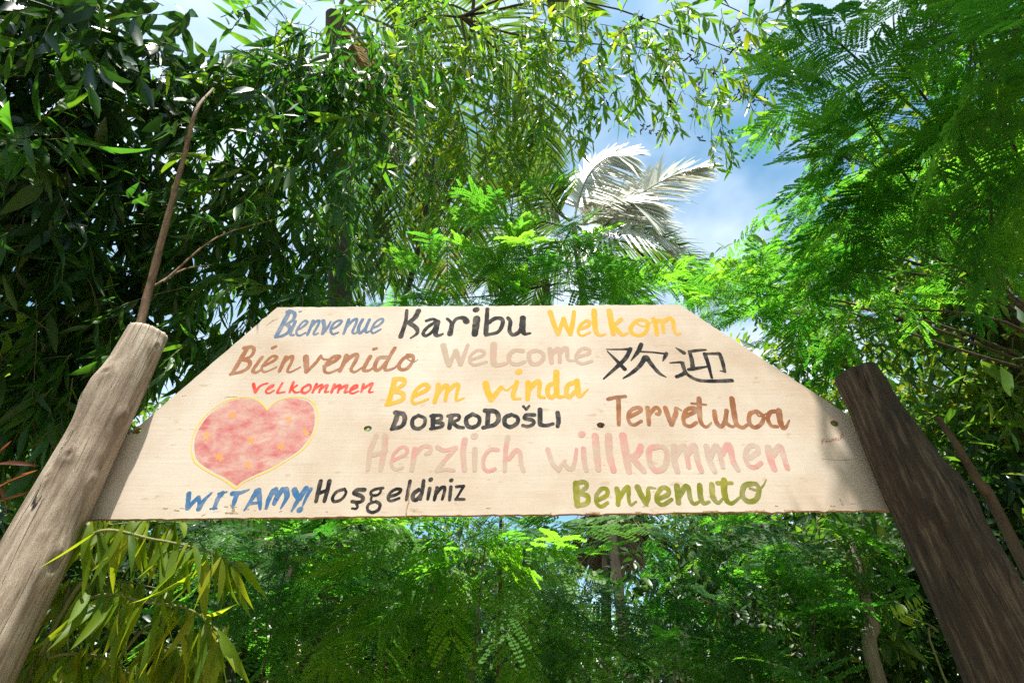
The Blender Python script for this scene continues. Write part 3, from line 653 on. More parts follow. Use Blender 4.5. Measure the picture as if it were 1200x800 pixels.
post('wooden_post', [(1.37, RY, -.2), (1.362, RY, .9), (1.354, RY, 1.965), (1.322, RY, 2.35), (1.295, RY, 2.665)],
     [.125, .122, .119, .117, .113, .109, .096, .080, .076], M_logr, 'thick dark brown log post with rough bark holding the right end of the board', 23, [(-2.2, 2.12, .014, .03), (-.6, 2.2, .018, .05), (-1.5, 2.42, .008, .03), (-1.1, 1.95, .012, .04)], .045, (.25, .1))

# ------------------------------------------------------------------ trees
def tree_root(name, base, label, cat='tree', group=None): return empty(name, (base[0], base[1], 0), label, cat, group)

# sickle-leaved tree on the left, with the reddish limb rising behind the pale post
limb = [W(x, y, R) for x, y, R in ((120, 560, 2.7), (150, 440, 2.75), (172, 350, 2.9), (198, 250, 3.1), (214, 190, 3.25), (230, 130, 3.4), (250, 104, 3.7))]
base = np.array([limb[0][0]-.08, limb[0][1], 0.0])
rt_ = tree_root('sickle_leaf_tree', base, 'tree with narrow sickle leaves and a slim reddish limb rising behind the pale post')
tb = Tubes(); cl = Cloud(); tw = Tubes()
tb.add([base]+limb, .026, .006, 10, .22, 5)
for a_, b_ in (((192, 330, 2.95), (330, 255, 3.3)), ((180, 335, 2.95), (250, 310, 3.1))):
    limb_to(tb, W(*a_), W(*b_), .006, .002)
tb.build('trunk', M_bark_red, rt_)
for (px, py, R, rx, ry, rz, n_, leaf, hg) in [
    (60, 300, 3.2, 90, 90, .5, 40, .13, .7), (40, 430, 3.0, 70, 90, .5, 36, .13, .7), (120, 210, 3.3, 90, 80, .5, 34, .14, .7), (110, 400, 3.3, 60, 60, .4, 22, .12, .8),
    (230, 230, 3.2, 70, 90, .5, 42, .12, .8), (290, 310, 3.3, 80, 70, .5, 50, .115, .8), (250, 380, 3.1, 50, 45, .4, 22, .115, .9), (360, 240, 3.6, 80, 90, .5, 46, .11, .8),
    (310, 140, 3.5, 80, 80, .5, 40, .12, .8), (400, 320, 3.5, 60, 50, .4, 26, .11, .9), (430, 150, 3.8, 60, 100, .5, 30, .11, .8), (190, 60, 3.8, 110, 60, .5, 30, .14, .7),
    (60, 70, 3.6, 90, 80, .5, 26, .15, .6), (330, 40, 4.0, 80, 60, .5, 36, .12, .8), (30, 200, 3.4, 60, 70, .4, 26, .14, .7), (150, 310, 3.0, 60, 70, .4, 22, .13, .8), (262, 80, 3.3, 40, 40, .3, 22, .12, .8), (370, 60, 3.7, 50, 60, .4, 30, .11, .8), (300, 200, 3.2, 60, 60, .4, 24, .12, .8), (235, 25, 3.9, 50, 40, .4, 26, .12, .8), (315, 10, 3.9, 60, 45, .4, 36, .11, .8), (350, 50, 3.9, 40, 40, .3, 22, .11, .8), (415, 30, 4.1, 50, 50, .4, 30, .11, .8)]:
    c = W(px, py, R); sprays(cl, tw, clear_limb(ell_view(int(n_*1.8), px, py, R, rx, ry, rz*1.4)+np.array([0, .12, 0]), 20), c, SICKLES, leaf*1.42, 13, .42, hg, .42, .5)
for (px, py) in ((165, 175), (190, 215), (150, 190)):        # a nearer spray of large leaves
    c = W(px, py, 2.35); sprays(cl, tw, ell_view(2, px, py, 2.35, 16, 14, .06), c, SICKLES, .17, 9, .26, .9, .62, .3)
cl.build('crown', M_sickle, rt_); tw.build('twigs', M_stalk, rt_)

# dark broad-leaved tree over the upper left corner
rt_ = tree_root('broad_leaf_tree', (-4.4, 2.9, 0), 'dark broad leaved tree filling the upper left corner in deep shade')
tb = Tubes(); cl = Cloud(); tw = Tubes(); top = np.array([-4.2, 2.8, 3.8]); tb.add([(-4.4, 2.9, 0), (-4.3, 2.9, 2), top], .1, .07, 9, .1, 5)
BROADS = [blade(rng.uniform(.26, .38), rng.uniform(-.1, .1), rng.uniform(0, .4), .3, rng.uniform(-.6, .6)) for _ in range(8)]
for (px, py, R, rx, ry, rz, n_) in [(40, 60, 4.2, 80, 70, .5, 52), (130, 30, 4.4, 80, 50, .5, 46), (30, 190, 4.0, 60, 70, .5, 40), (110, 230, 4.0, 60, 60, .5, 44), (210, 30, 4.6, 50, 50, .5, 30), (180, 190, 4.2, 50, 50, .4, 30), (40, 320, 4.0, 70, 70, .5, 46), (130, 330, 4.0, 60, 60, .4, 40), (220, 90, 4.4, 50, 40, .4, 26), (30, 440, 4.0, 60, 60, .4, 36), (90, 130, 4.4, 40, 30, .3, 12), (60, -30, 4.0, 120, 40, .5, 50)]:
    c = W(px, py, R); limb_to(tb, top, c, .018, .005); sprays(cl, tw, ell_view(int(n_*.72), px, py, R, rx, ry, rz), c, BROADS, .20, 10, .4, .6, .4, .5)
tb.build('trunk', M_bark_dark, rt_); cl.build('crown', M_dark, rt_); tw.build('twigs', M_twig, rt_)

# pendulous fine-leaved tree overhead, in the middle
rt_ = tree_root('weeping_tree', (-2.1, 4.6, 0), 'tall fine leaved tree whose yellow-green weeping twigs hang over the top centre')
tb = Tubes(); cl = Cloud(); tw = Tubes(); pods = Tubes()
tr = [np.array([-2.1, 4.6, 0]), np.array([-1.9, 4.6, 2.0]), W(455, 400, 5.4), W(488, 300, 5.6), W(520, 140, 6.0), W(548, 60, 6.0), W(560, -60, 6.2)]
tb.add(tr, .045, .016, 9, .1, 6)
for b_ in ((460, 40, 5.4), (620, 60, 5.2), (700, 40, 5.0), (800, 60, 4.8), (880, 70, 4.8), (560, 170, 5.2), (640, 150, 5.2), (880, 20, 4.6)):
    limb_to(tb, W(540, 20, 6.0), W(*b_), .014, .003, .1)
tb.build('trunk', M_bark_dark, rt_)
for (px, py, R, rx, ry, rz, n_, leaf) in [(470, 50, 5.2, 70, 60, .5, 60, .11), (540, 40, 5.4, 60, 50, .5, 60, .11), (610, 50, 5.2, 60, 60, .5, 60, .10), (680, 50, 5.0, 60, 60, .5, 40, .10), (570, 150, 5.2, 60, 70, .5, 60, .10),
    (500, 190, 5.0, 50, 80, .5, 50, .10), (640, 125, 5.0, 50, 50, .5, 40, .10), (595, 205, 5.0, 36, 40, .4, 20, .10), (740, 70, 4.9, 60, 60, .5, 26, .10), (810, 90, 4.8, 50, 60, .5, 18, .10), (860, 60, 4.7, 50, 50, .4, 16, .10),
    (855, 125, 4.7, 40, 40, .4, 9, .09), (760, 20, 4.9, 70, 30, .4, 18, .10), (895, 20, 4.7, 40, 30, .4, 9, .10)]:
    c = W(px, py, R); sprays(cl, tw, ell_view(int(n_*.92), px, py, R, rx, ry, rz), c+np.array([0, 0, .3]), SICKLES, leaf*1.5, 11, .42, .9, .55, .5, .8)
for k in range(44):
    px, py = rng.uniform(690, 900), rng.uniform(20, 170); c = W(px, py, rng.uniform(4.6, 5))
    for q in range(4):
        p = c+rng.normal(size=3)*.015; pods.add([p, p+rng.normal(size=3)*.012, p+rng.normal(size=3)*.02+np.array([0, 0, -.012])], .006, .004, 5)
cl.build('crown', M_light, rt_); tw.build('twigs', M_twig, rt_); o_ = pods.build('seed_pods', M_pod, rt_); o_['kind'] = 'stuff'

# feather-leaved tree on the right
rt_ = tree_root('feather_leaf_tree', (4.3, 3.1, 0), 'spreading tree with flat feathery leaves filling the upper right')
tb = Tubes(); cl = Cloud(); tw = Tubes()
hub = np.array([4.3, 3.2, 3.4])
tb.add([(4.3, 3.1, 0), (4.35, 3.1, 1.6), hub], .11, .075, 10, .1, 5)
cl_list = [(960, 30, 3.6, 30, 40, .4, 7, .36), (1000, 115, 3.4, 60, 60, .4, 13, .40), (1050, 70, 3.3, 80, 60, .5, 18, .42), (1140, 50, 3.2, 70, 50, .5, 14, .42), (1180, 130, 3.2, 50, 60, .4, 12, .42), (1025, 195, 3.7, 60, 55, .5, 16, .38),
    (1090, 180, 3.6, 80, 60, .5, 20, .40), (1160, 230, 3.4, 60, 50, .5, 14, .40), (1000, 250, 4.0, 40, 40, .5, 12, .36), (935, 305, 4.2, 40, 20, .4, 10, .34), (980, 280, 4.0, 80, 50, .5, 20, .38), (1070, 290, 4.0, 80, 50, .5, 18, .38), (845, 325, 4.4, 30, 14, .4, 7, .34),
    (860, 340, 4.4, 50, 30, .4, 12, .36), (950, 350, 4.4, 60, 40, .5, 16, .36), (1040, 360, 4.2, 60, 30, .4, 10, .36), (1190, 40, 3.0, 40, 40, .3, 6, .42)]
for (px, py, R, rx, ry, rz, n_, leaf) in cl_list:
    c = W(px, py, R); limb_to(tb, hub+(c-hub)*.1, c, .016, .005, .12)
    feathers(cl, tw, ell_view(n_, px, py, R, rx, ry, rz), c, FEATH[:3]+FEATH_BIG[:4], leaf, .42, tilt=.15)
tb.build('trunk', M_bark_dark, rt_); cl.build('crown', M_feather, rt_); tw.build('twigs', M_twig, rt_)

# feathery sapling behind the board
rt_ = tree_root('feathery_sapling', (WY(590, 450, 3.1)[0], 3.1, 0), 'thin stemmed feathery sapling standing up behind the middle of the board', 'sapling')
tb = Tubes(); cl = Cloud(); tw = Tubes()
st = [np.array(rt_.location), WY(588, 500, 3.1), WY(592, 350, 3.1), WY(596, 280, 3.1), WY(604, 205, 3.1)]
tb.add(st, .011, .004, 7, .1, 5)
for (px, py, R, rx, ry, rz, n_, leaf) in [(560, 325, 3.9, 50, 25, .3, 12, .36), (520, 340, 4.0, 40, 20, .3, 8, .34), (630, 300, 3.9, 45, 30, .3, 12, .36), (650, 335, 3.9, 50, 20, .3, 12, .36), (600, 250, 4.1, 35, 30, .25, 10, .30), (668, 312, 4.0, 30, 20, .25, 9, .32), (590, 290, 4.0, 30, 30, .3, 8, .32), (700, 335, 4.2, 45, 18, .3, 10, .36), (760, 335, 4.4, 45, 14, .3, 8, .34), (815, 322, 4.5, 40, 12, .3, 7, .34), (450, 345, 4.2, 40, 16, .3, 7, .34)]:
    c = W(px, py, R); limb_to(tb, WY(594, min(345, py+30), 3.1), c, .006, .003, .05)
    feathers(cl, tw, ell_view(n_, px, py, R, rx, ry, rz), np.array([c[0]*.7, c[1], c[2]-.05]), FEATH[:3]+FEATH_BIG[:3], leaf, .55)
tb.build('stem', M_bark_dark, rt_); cl.build('crown', M_feather, rt_); tw.build('twigs', M_twig, rt_)

# feathery shrubs under the board
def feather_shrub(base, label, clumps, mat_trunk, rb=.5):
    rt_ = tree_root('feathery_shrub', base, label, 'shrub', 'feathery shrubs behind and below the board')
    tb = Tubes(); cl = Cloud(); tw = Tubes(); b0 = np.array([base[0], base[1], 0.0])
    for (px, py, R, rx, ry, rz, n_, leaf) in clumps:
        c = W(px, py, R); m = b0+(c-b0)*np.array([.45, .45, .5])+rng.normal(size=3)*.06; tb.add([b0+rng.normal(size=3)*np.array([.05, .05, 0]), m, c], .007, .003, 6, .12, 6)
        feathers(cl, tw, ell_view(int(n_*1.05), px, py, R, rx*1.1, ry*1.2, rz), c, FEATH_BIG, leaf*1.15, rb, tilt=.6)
    tb.build('stem', mat_trunk, rt_); cl.build('crown', M_feather, rt_); tw.build('twigs', M_twig, rt_)
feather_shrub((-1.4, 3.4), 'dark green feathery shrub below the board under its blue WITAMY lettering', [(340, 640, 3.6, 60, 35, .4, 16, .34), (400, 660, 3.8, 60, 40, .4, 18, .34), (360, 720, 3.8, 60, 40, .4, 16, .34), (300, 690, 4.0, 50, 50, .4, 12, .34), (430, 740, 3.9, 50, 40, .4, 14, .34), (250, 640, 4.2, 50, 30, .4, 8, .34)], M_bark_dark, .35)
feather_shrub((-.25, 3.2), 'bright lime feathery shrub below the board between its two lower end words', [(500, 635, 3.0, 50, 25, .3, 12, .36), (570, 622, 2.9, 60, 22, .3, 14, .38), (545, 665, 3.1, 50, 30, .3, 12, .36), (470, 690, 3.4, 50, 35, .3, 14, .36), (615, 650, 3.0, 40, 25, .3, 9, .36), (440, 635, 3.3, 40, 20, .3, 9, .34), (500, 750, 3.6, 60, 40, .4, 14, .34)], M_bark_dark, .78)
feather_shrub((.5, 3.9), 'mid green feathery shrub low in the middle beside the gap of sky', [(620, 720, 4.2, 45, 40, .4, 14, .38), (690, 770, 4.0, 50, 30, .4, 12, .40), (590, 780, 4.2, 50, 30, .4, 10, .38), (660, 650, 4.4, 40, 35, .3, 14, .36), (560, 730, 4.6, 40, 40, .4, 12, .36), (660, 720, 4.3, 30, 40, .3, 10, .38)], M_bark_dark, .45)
feather_shrub((1.35, 4.2), 'shade-toned feathery shrub below the green BENVENUTO lettering', [(790, 640, 4.4, 45, 30, .4, 14, .36), (850, 640, 4.6, 50, 35, .4, 16, .36), (910, 640, 4.6, 50, 35, .4, 14, .36), (840, 710, 4.6, 60, 40, .5, 16, .36), (900, 730, 4.4, 50, 50, .5, 14, .36), (790, 770, 4.4, 50, 30, .4, 12, .36), (960, 640, 4.6, 50, 40, .4, 12, .36), (860, 780, 4.4, 60, 20, .4, 10, .36)], M_bark_dark, .12)  # low tone bias darkens these leaves in place of shade

# hanging-leaved shrub at the lower left
rt_ = tree_root('hanging_leaf_shrub', (-1.75, 2.15, 0), 'shrub with long drooping yellow-green leaves beside the foot of the pale post', 'shrub')
tb = Tubes(); cl = Cloud(); tw = Tubes()
b0 = np.array([-1.75, 2.15, 0])
for pts in ([(-1.75, 2.15, 0), W(60, 700, 2.3), W(110, 625, 2.25), W(180, 632, 2.2), W(240, 645, 2.15), W(285, 665, 2.1)], [(-1.75, 2.15, 0), W(50, 760, 2.3), W(110, 700, 2.25), W(170, 705, 2.2), W(225, 715, 2.15), W(262, 745, 2.1)],
            [(-1.75, 2.15, 0), W(40, 780, 2.35), W(80, 690, 2.4), W(130, 680, 2.4), W(190, 690, 2.4)], [(-1.75, 2.15, 0), W(20, 820, 2.35), W(60, 770, 2.3), W(120, 770, 2.25), W(160, 790, 2.2)], [(-1.75, 2.15, 0), W(60, 640, 2.6), W(130, 615, 2.6), W(210, 612, 2.6)],
            [(-1.75, 2.15, 0), W(120, 800, 2.4), W(200, 760, 2.4), W(260, 770, 2.4)]):
    P = smooth_path(np.array(pts), 8); tw.add(P, .009, .002, 5)
    P = P[12:]; n_ = 50; idx = rng.uniform(0, len(P)-1.01, n_); i0 = idx.astype(int); f = (idx-i0)[:, None]
    bs = P[i0]*(1-f)+P[i0+1]*f+rng.normal(size=(n_, 3))*.012
    ax = nrm(np.array([0.18, -.1, -1.0])+rng.normal(size=(n_, 3))*np.array([.32, .3, .25])); nm = np.array([.1, -1.0, .25])+rng.normal(size=(n_, 3))*.5
    rnd = np.clip(.5+rng.normal(size=n_)*.28, 0, 1); wh = rng.integers(0, len(LONGS), n_)
    for w_ in range(len(LONGS)):
        s_ = wh == w_; cl.add(LONGS[w_], bs[s_], ax[s_], nm[s_], rng.uniform(.12, .21, s_.sum()), rnd[s_])
tw.build('stem', M_stalk, rt_); cl.build('leaves', M_hang, rt_)

# dry reddish leaves behind the pale post
rt_ = tree_root('dry_leaf_plant', (W(-10, 560, 2.5)[0], W(-10, 560, 2.5)[1], 0), 'spindly plant with curled reddish brown dry leaves at the far left edge', 'plant')
tw = Tubes(); cl = Cloud(); top = W(-6, 575, 2.5)
tw.add([np.array(rt_.location), (np.array(rt_.location)+top)/2+np.array([.03, 0, 0]), top], .01, .004, 6, .1, 5)
for (x, y), (x2, y2) in (((-8, 545), (42, 535)), ((-8, 575), (38, 545)), ((-8, 590), (35, 575)), ((-10, 560), (20, 600)), ((-10, 540), (14, 515))):
    a, c = W(x, y, 2.5), W(x2, y2, 2.45); cl.add(LONGS[rng.integers(10)], a[None], (c-a)[None], np.array([[.2, -.6, .8]]), [np.linalg.norm(c-a)*1.05], [rng.random()])
tw.build('stem', M_bark_red, rt_); cl.build('leaves', M_dryleaf, rt_)

# ------------------------------------------------------------------ coconut palms
def frond_mesh(path, leaf, n_pairs, droop, vang=.5, width=.036, rs=0.5, twist=0.0):
    P = smooth_path(np.array(path, float), 12); s = np.concatenate([[0], np.cumsum(np.linalg.norm(np.diff(P, axis=0), axis=1))]); s /= s[-1]
    T = nrm(np.gradient(P, axis=0)); tb = Tubes(); tb.add(P, .022, .005, 5)
    t = np.linspace(.12, .99, n_pairs); B = np.stack([np.interp(t, s, P[:, k]) for k in range(3)], -1); TT = nrm(np.stack([np.interp(t, s, T[:, k]) for k in range(3)], -1))
    sd = nrm(np.cross(TT, [0, 0, 1.0])); up = nrm(np.cross(sd, TT))
    if twist:
        ca, sa = math.cos(twist), math.sin(twist); sd, up = sd*ca+up*sa, up*ca-sd*sa
    V = []; F = []; R = []; k0 = 0
    L_ = leaf*np.sin(np.pi*(.16+.78*t))**.7
    for sg in (-1, 1):
        d = nrm(sd*sg*1.0+TT*(.55+.5*t[:, None])+up*vang*.5+rng.normal(size=(n_pairs, 3))*.09)
        rows = []
        wv = nrm(np.cross(d, up*.9+sd*sg*.35))
        if rs > .9:                                          # frond turned to mirror the sun; glare is also in its colour
            d = nrm(d-(d @ FACE)[:, None]*FACE*.9); wv = nrm(np.cross(d, FACE+rng.normal(size=(n_pairs, 3))*.12))*1.5
        for u, wd in ((0, .5), (.3, 1), (.65, .8), (1, .08)):
            q = B+d*(L_*u)[:, None]+np.array([0, 0, -1])*(L_*droop*u*u*rng.uniform(.7, 1.3, n_pairs))[:, None]
            rows.append((q-wv*width*wd/2, q+wv*width*wd/2))
        A = np.stack([np.stack(r_, 1) for r_ in rows], 1).reshape(n_pairs, 8, 3)
        tpl = np.array([(0, 1, 3, 2), (2, 3, 5, 4), (4, 5, 7, 6)])
        F.append((tpl[None]+(np.arange(n_pairs)*8)[:, None, None]).reshape(-1, 4)+k0); V.append(A.reshape(-1, 3)); k0 += n_pairs*8
        R.append(np.repeat(np.clip(rs+rng.normal(size=n_pairs)*.15, 0, 1), 8))
    TV = np.concatenate(tb.V); TF = np.concatenate(tb.F)+k0
    return np.concatenate(V+[TV]), np.concatenate(F+[TF]), np.concatenate(R+[np.full(len(TV), min(1, rs+.3))])
def palm(label, base, crown, fronds, trunk_r, group=None):
    rt_ = tree_root('coconut_palm', base, label, 'palm tree', 'coconut palms beyond the board')
    tb = Tubes(); b0 = np.array([base[0], base[1], 0.0]); P = smooth_path(np.array([b0, b0+(crown-b0)*np.array([.15, .15, .4]), b0+(crown-b0)*np.array([.6, .6, .75]), crown]), 24)
    tb.add(P, trunk_r*1.15, trunk_r*.8, 14, .06); tb.build('trunk', M_bark_dark, rt_)
    for pts, leaf, npair, droop, kind, rs, tws in fronds:
        V, F, R = frond_mesh([crown+(np.array(pts[0])-crown)*.25]+list(pts), leaf, npair, droop, rs=rs, twist=tws)
        o_ = mesh_obj('frond' if kind else 'dry_frond', V, F, (M_glarepalm if rs > .9 else M_palm) if kind else M_drypalm, rt_, rnd=R)
        if rs > .9: o_['label'] = 'frond with sun glare put into its pale colour'
    return rt_
def PX(R, *pts): return [W(x, y, R+(r[0] if r else 0)) for x, y, *r in pts]
c1 = W(392, 18, 7.0)
fr = []
for pts, rs in (([(420, 40), (455, 120), (470, 220), (455, 330)], .45), ([(430, 20), (500, 60), (545, 150), (555, 280)], .5), ([(410, 60), (425, 150), (420, 250), (400, 350)], .35), ([(420, -30), (520, -80), (620, -60), (690, 20)], .5), ([(440, 0), (540, 10), (610, 80), (640, 190)], .5), ([(430, 60), (490, 150), (520, 250), (525, 345)], .75)):
    fr.append((PX(7.0, *[(x, y, (i-1)*-.15) for i, (x, y) in enumerate(pts)]), .75, 70, .55, 1, rs, 0))
for pts in ([(398, 50), (400, 90), (398, 135)], [(412, 50), (426, 90), (432, 130)]):
    fr.append((PX(6.9, *pts), .3, 30, .8, 0, .5, 0))
palm('tall coconut palm at the top left with a dark crown and hanging fronds', (-1.5, 5.0), c1, fr, .12)
c2 = W(672, 262, 9.5); fr = []
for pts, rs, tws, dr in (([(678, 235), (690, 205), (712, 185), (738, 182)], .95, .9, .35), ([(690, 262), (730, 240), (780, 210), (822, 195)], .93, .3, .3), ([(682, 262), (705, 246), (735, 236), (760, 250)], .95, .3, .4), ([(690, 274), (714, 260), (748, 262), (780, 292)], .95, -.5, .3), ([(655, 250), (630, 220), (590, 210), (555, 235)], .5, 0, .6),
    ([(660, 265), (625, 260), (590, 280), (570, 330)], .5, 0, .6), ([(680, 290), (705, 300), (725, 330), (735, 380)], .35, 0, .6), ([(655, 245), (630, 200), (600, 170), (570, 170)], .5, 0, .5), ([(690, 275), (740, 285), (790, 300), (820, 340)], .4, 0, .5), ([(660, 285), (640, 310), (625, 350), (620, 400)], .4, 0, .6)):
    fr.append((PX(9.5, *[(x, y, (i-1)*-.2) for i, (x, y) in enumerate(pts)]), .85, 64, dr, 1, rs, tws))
palm('far coconut palm with fronds coloured pale for sun glare against the open sky right of centre', (c2[0]+.2, c2[1]+.5), c2, fr, .06)
c3 = W(712, 590, 8.0); fr = []
for pts in ([(705, 600), (695, 620), (690, 660)], [(712, 600), (712, 630), (708, 670)], [(720, 600), (728, 625), (735, 660)], [(725, 598), (745, 615), (752, 650)], [(700, 600), (682, 612), (672, 640)]):
    fr.append((PX(8.0, *pts), .5, 40, .7, 0, .6, 0))
for pts, rs in (([(740, 590), (790, 570), (830, 600)], .4), ([(735, 600), (765, 615), (785, 660)], .35)):
    fr.append((PX(8.0, *pts), .6, 46, .5, 1, rs, 0))
palm('low palm with a skirt of dry straw-coloured fronds just under the board', (c3[0]-.3, c3[1]+.1), c3, fr, .07)

# ------------------------------------------------------------------ broad-leaved trees to the right and behind
def broad_tree(name, base, label, clumps, leaf, mat, trunk_mat, limbs, rb=.5, group=None, tp=SMALL):
    rt_ = tree_root(name, base, label, 'tree', group); tb = Tubes(); cl = Cloud()
    b0 = np.array([base[0], base[1], 0.0])
    for pts, r0, r1 in limbs: tb.add(pts, r0, r1, 9, .14, 6)
    top = np.array(limbs[0][0][-1])
    for (px, py, R, rx, ry, rz, n_) in clumps:
        c = W(px, py, R); limb_to(tb, top, c, .02, .006)
        sub = ell_view(max(3, n_//70), px, py, R, rx, ry, rz)
        for q in sub:
            limb_to(tb, c, q, .007, .003, k=4)
            m = n_//len(sub); k_ = R/620*(rx+ry)*.5*.42
            broad(cl, q+rng.normal(size=(m, 3))*k_*np.array([.62, .62, .45]), q, tp, leaf, np.clip(rb+rng.normal()*.15, .1, .9))
    tb.build('trunk', trunk_mat, rt_); cl.build('crown', mat, rt_)
bR = W(1215, 560, 6.2)
broad_tree('leafy_tree', (bR[0], bR[1]), 'leafy tree with a dark leaning trunk behind the right post', [(930, 400, 6.6, 50, 50, .6, 420), (900, 350, 7, 50, 50, .6, 420), (1000, 400, 6.4, 60, 60, .6, 560), (1060, 380, 6.4, 60, 70, .6, 560), (1110, 330, 6.2, 60, 60, .6, 560), (1150, 400, 6.2, 60, 60, .6, 560), (1180, 300, 6, 60, 60, .6, 560), (1120, 470, 6.4, 60, 60, .6, 560), (1180, 500, 6.2, 60, 50, .6, 420), (1090, 230, 6.4, 90, 70, .6, 560), (1180, 210, 6.2, 60, 70, .6, 420), (1000, 300, 6.6, 80, 60, .6, 560), (1150, 570, 6.6, 70, 50, .6, 420), (980, 470, 7, 40, 60, .6, 360)],
    .115, M_back, M_bark_dark, [([(bR[0], bR[1], 0), W(1230, 620, 6.2), W(1215, 480, 6.1), W(1185, 390, 6.1), W(1155, 320, 6.1)], .13, .07), ([W(1222, 540, 6.1), W(1190, 505, 6.1), W(1165, 482, 6.1)], .07, .05), ([W(1185, 390, 6.1), W(1160, 300, 6.2), W(1120, 240, 6.3)], .05, .02), ([W(932, 470, 6.7), W(935, 430, 6.6), W(938, 395, 6.6)], .03, .02)], .6)
slim = W(1030, 800, 4.6)
broad_tree('slim_tree', (slim[0], slim[1]), 'slim pale trunked tree low in the shade left of the dark post', [(960, 690, 5.2, 40, 40, .5, 240), (1000, 630, 5.0, 50, 30, .5, 280), (1060, 640, 5.2, 40, 30, .5, 240), (1060, 760, 5.2, 50, 40, .5, 260), (940, 760, 5.4, 50, 40, .5, 260)],
    .11, M_back, M_bark_grey, [([(slim[0], slim[1], 0), W(1030, 800, 4.6), W(1022, 730, 4.7), W(1008, 680, 4.75), W(1003, 640, 4.8)], .05, .03)], .3)
# leaning dead pole behind the right post
rt_ = tree_root('dead_trunk', (W(1230, 760, 3.2)[0], W(1230, 760, 3.2)[1], 0), 'thin dark dead trunk leaning behind the right post', 'dead tree')
tb = Tubes(); tb.add([np.array(rt_.location), W(1190, 640, 3.1), W(1150, 570, 3.05), W(1120, 520, 3.0), W(1098, 488, 3.0)], .028, .010, 8, .2, 6); tb.build('trunk', M_bark_dark, rt_)
# small yellow-green sprig
rt_ = tree_root('sprig', (W(1110, 740, 3.4)[0], W(1110, 740, 3.4)[1], 0), 'single yellow-green leaf sprig in the dark beside the right post', 'plant')
tb = Tubes(); cl = Cloud(); a = W(1040, 742, 3.5); c = W(1082, 708, 3.4)
tb.add([np.array(rt_.location), W(1105, 790, 3.4), W(1100, 740, 3.4), W(1062, 722, 3.4)], .006, .002, 5, 0, 5)
for k in range(9):
    p = W(1052, 725, 3.4)+(c-W(1052, 725, 3.4))*k/8
    for sg in (-1, 1): cl.add(SMALL[k % 5], p[None], np.array([[.55-.5*sg, .1, .35+.75*sg]])+rng.normal(size=(1, 3))*.15, np.array([[.1, -1, .5]])+rng.normal(size=(1, 3))*.3, [.06*(1.1-.05*k)], [.85])
tb.build('stem', M_stalk, rt_); cl.build('leaves', M_light, rt_)

# ------------------------------------------------------------------ background trees: two kinds built once, then copied
def back_tree(label, h, rad, nclump, leaf, mat, rb):
    rt_ = tree_root('background_tree', (0, 0, 0), label, 'tree', 'trees in the dense belt behind the board'); tb = Tubes(); cl = Cloud()
    tb.add([(0, 0, 0), (.1, .05, h*.35), (-.05, .1, h*.8)], .13, .04, 8, .12, 6)
    for k in range(nclump):
        z = rng.uniform(.12, 1)*h; a = rng.random()*6.28; rr = rad*math.sqrt(max(.15, 1-((z/h-.5)/.62)**2))*rng.uniform(.25, 1)
        c = np.array([rr*math.cos(a), rr*math.sin(a), z]); limb_to(tb, (0, .05, z*.75), c, .02, .005)
        broad(cl, c+rng.normal(size=(150, 3))*np.array([.33, .33, .24])*h/4.5, c, SMALL, leaf, np.clip(rb+rng.normal()*.18, .05, .95))
    tb.build('trunk', M_bark_dark, rt_); cl.build('crown', mat, rt_); return rt_
protos = [back_tree('x', 5.2, 1.9, 55, .15, M_back, .4), back_tree('x', 4.2, 1.7, 50, .15, M_dark, .4), back_tree('x', 6.5, 2.1, 60, .16, M_back, .55)]  # second kind takes the dark leaf tone in place of deep shade
def put(proto, first, loc, rz, sc, label):
    if first: o = proto
    else:
        o = proto.copy(); COL.objects.link(o)
        for ch in proto.children:
            c = ch.copy(); COL.objects.link(c); c.parent = o
    o.location = loc; o.rotation_euler = (0, 0, rz); o.scale = (sc, sc, sc); o['label'] = label
    return o
spots = [(0, -6.5, 5.5, 1.0, 'bushy tree in the dark at the far lower left edge'), (1, -4.0, 6.8, 1.0, 'bushy tree behind the pale post'), (2, -8.5, 8.5, 1.1, 'tall tree at the left behind the sickle leaved tree'), (1, -1.9, 9.5, .8, 'low tree beside the thatched hut, left of the sky gap'),
    (0, .25, 9.0, .62, 'small tree below the middle of the board'), (1, 3.5, 8.6, .95, 'bushy tree right of the low dry palm'), (0, 5.6, 7.4, 1.0, 'bushy tree behind the slim pale trunk'), (2, 8.6, 7.6, 1.1, 'tall tree at the right edge behind the leaning trunk'), (0, -5.2, 11.5, 1.25, 'tall tree rising far behind the thatched hut'),
    (2, 5.0, 12.5, 1.1, 'tall tree far behind the dark post'), (1, 7.2, 5.0, 1.0, 'bushy tree in the dark at the lower right corner'), (2, -1.6, 14.0, .8, 'far tree low behind the lime feathery shrub'), (0, 3.0, 13.5, .7, 'far tree low behind the shade-toned feathery shrub')]
spots += [(k_ % 3, x_, y_, sc_, 'dark tree of the far belt behind the board, '+where_) for k_, (x_, y_, sc_, where_) in enumerate([(-9, 12, 1.5, 'at far left'), (-6.6, 14, 1.5, 'left of the hut'), (-3.6, 13.5, 1.3, 'straight behind the hut'),
    (-.6, 11.5, .85, 'right of the hut'), (.9, 13, .85, 'left of the sky gap'), (4.4, 10.2, 1.1, 'right of the sky gap'), (7.4, 11, 1.5, 'behind the dark post'), (10, 9.5, 1.6, 'at far right'), (6.2, 5.2, 1.35, 'nearest at lower right')])]
seen = set()
for k, (pi, x, y, sc, lab) in enumerate(spots):
    put(protos[pi], pi not in seen, (x, y, 0), rng.random()*6.28, sc, lab); seen.add(pi)

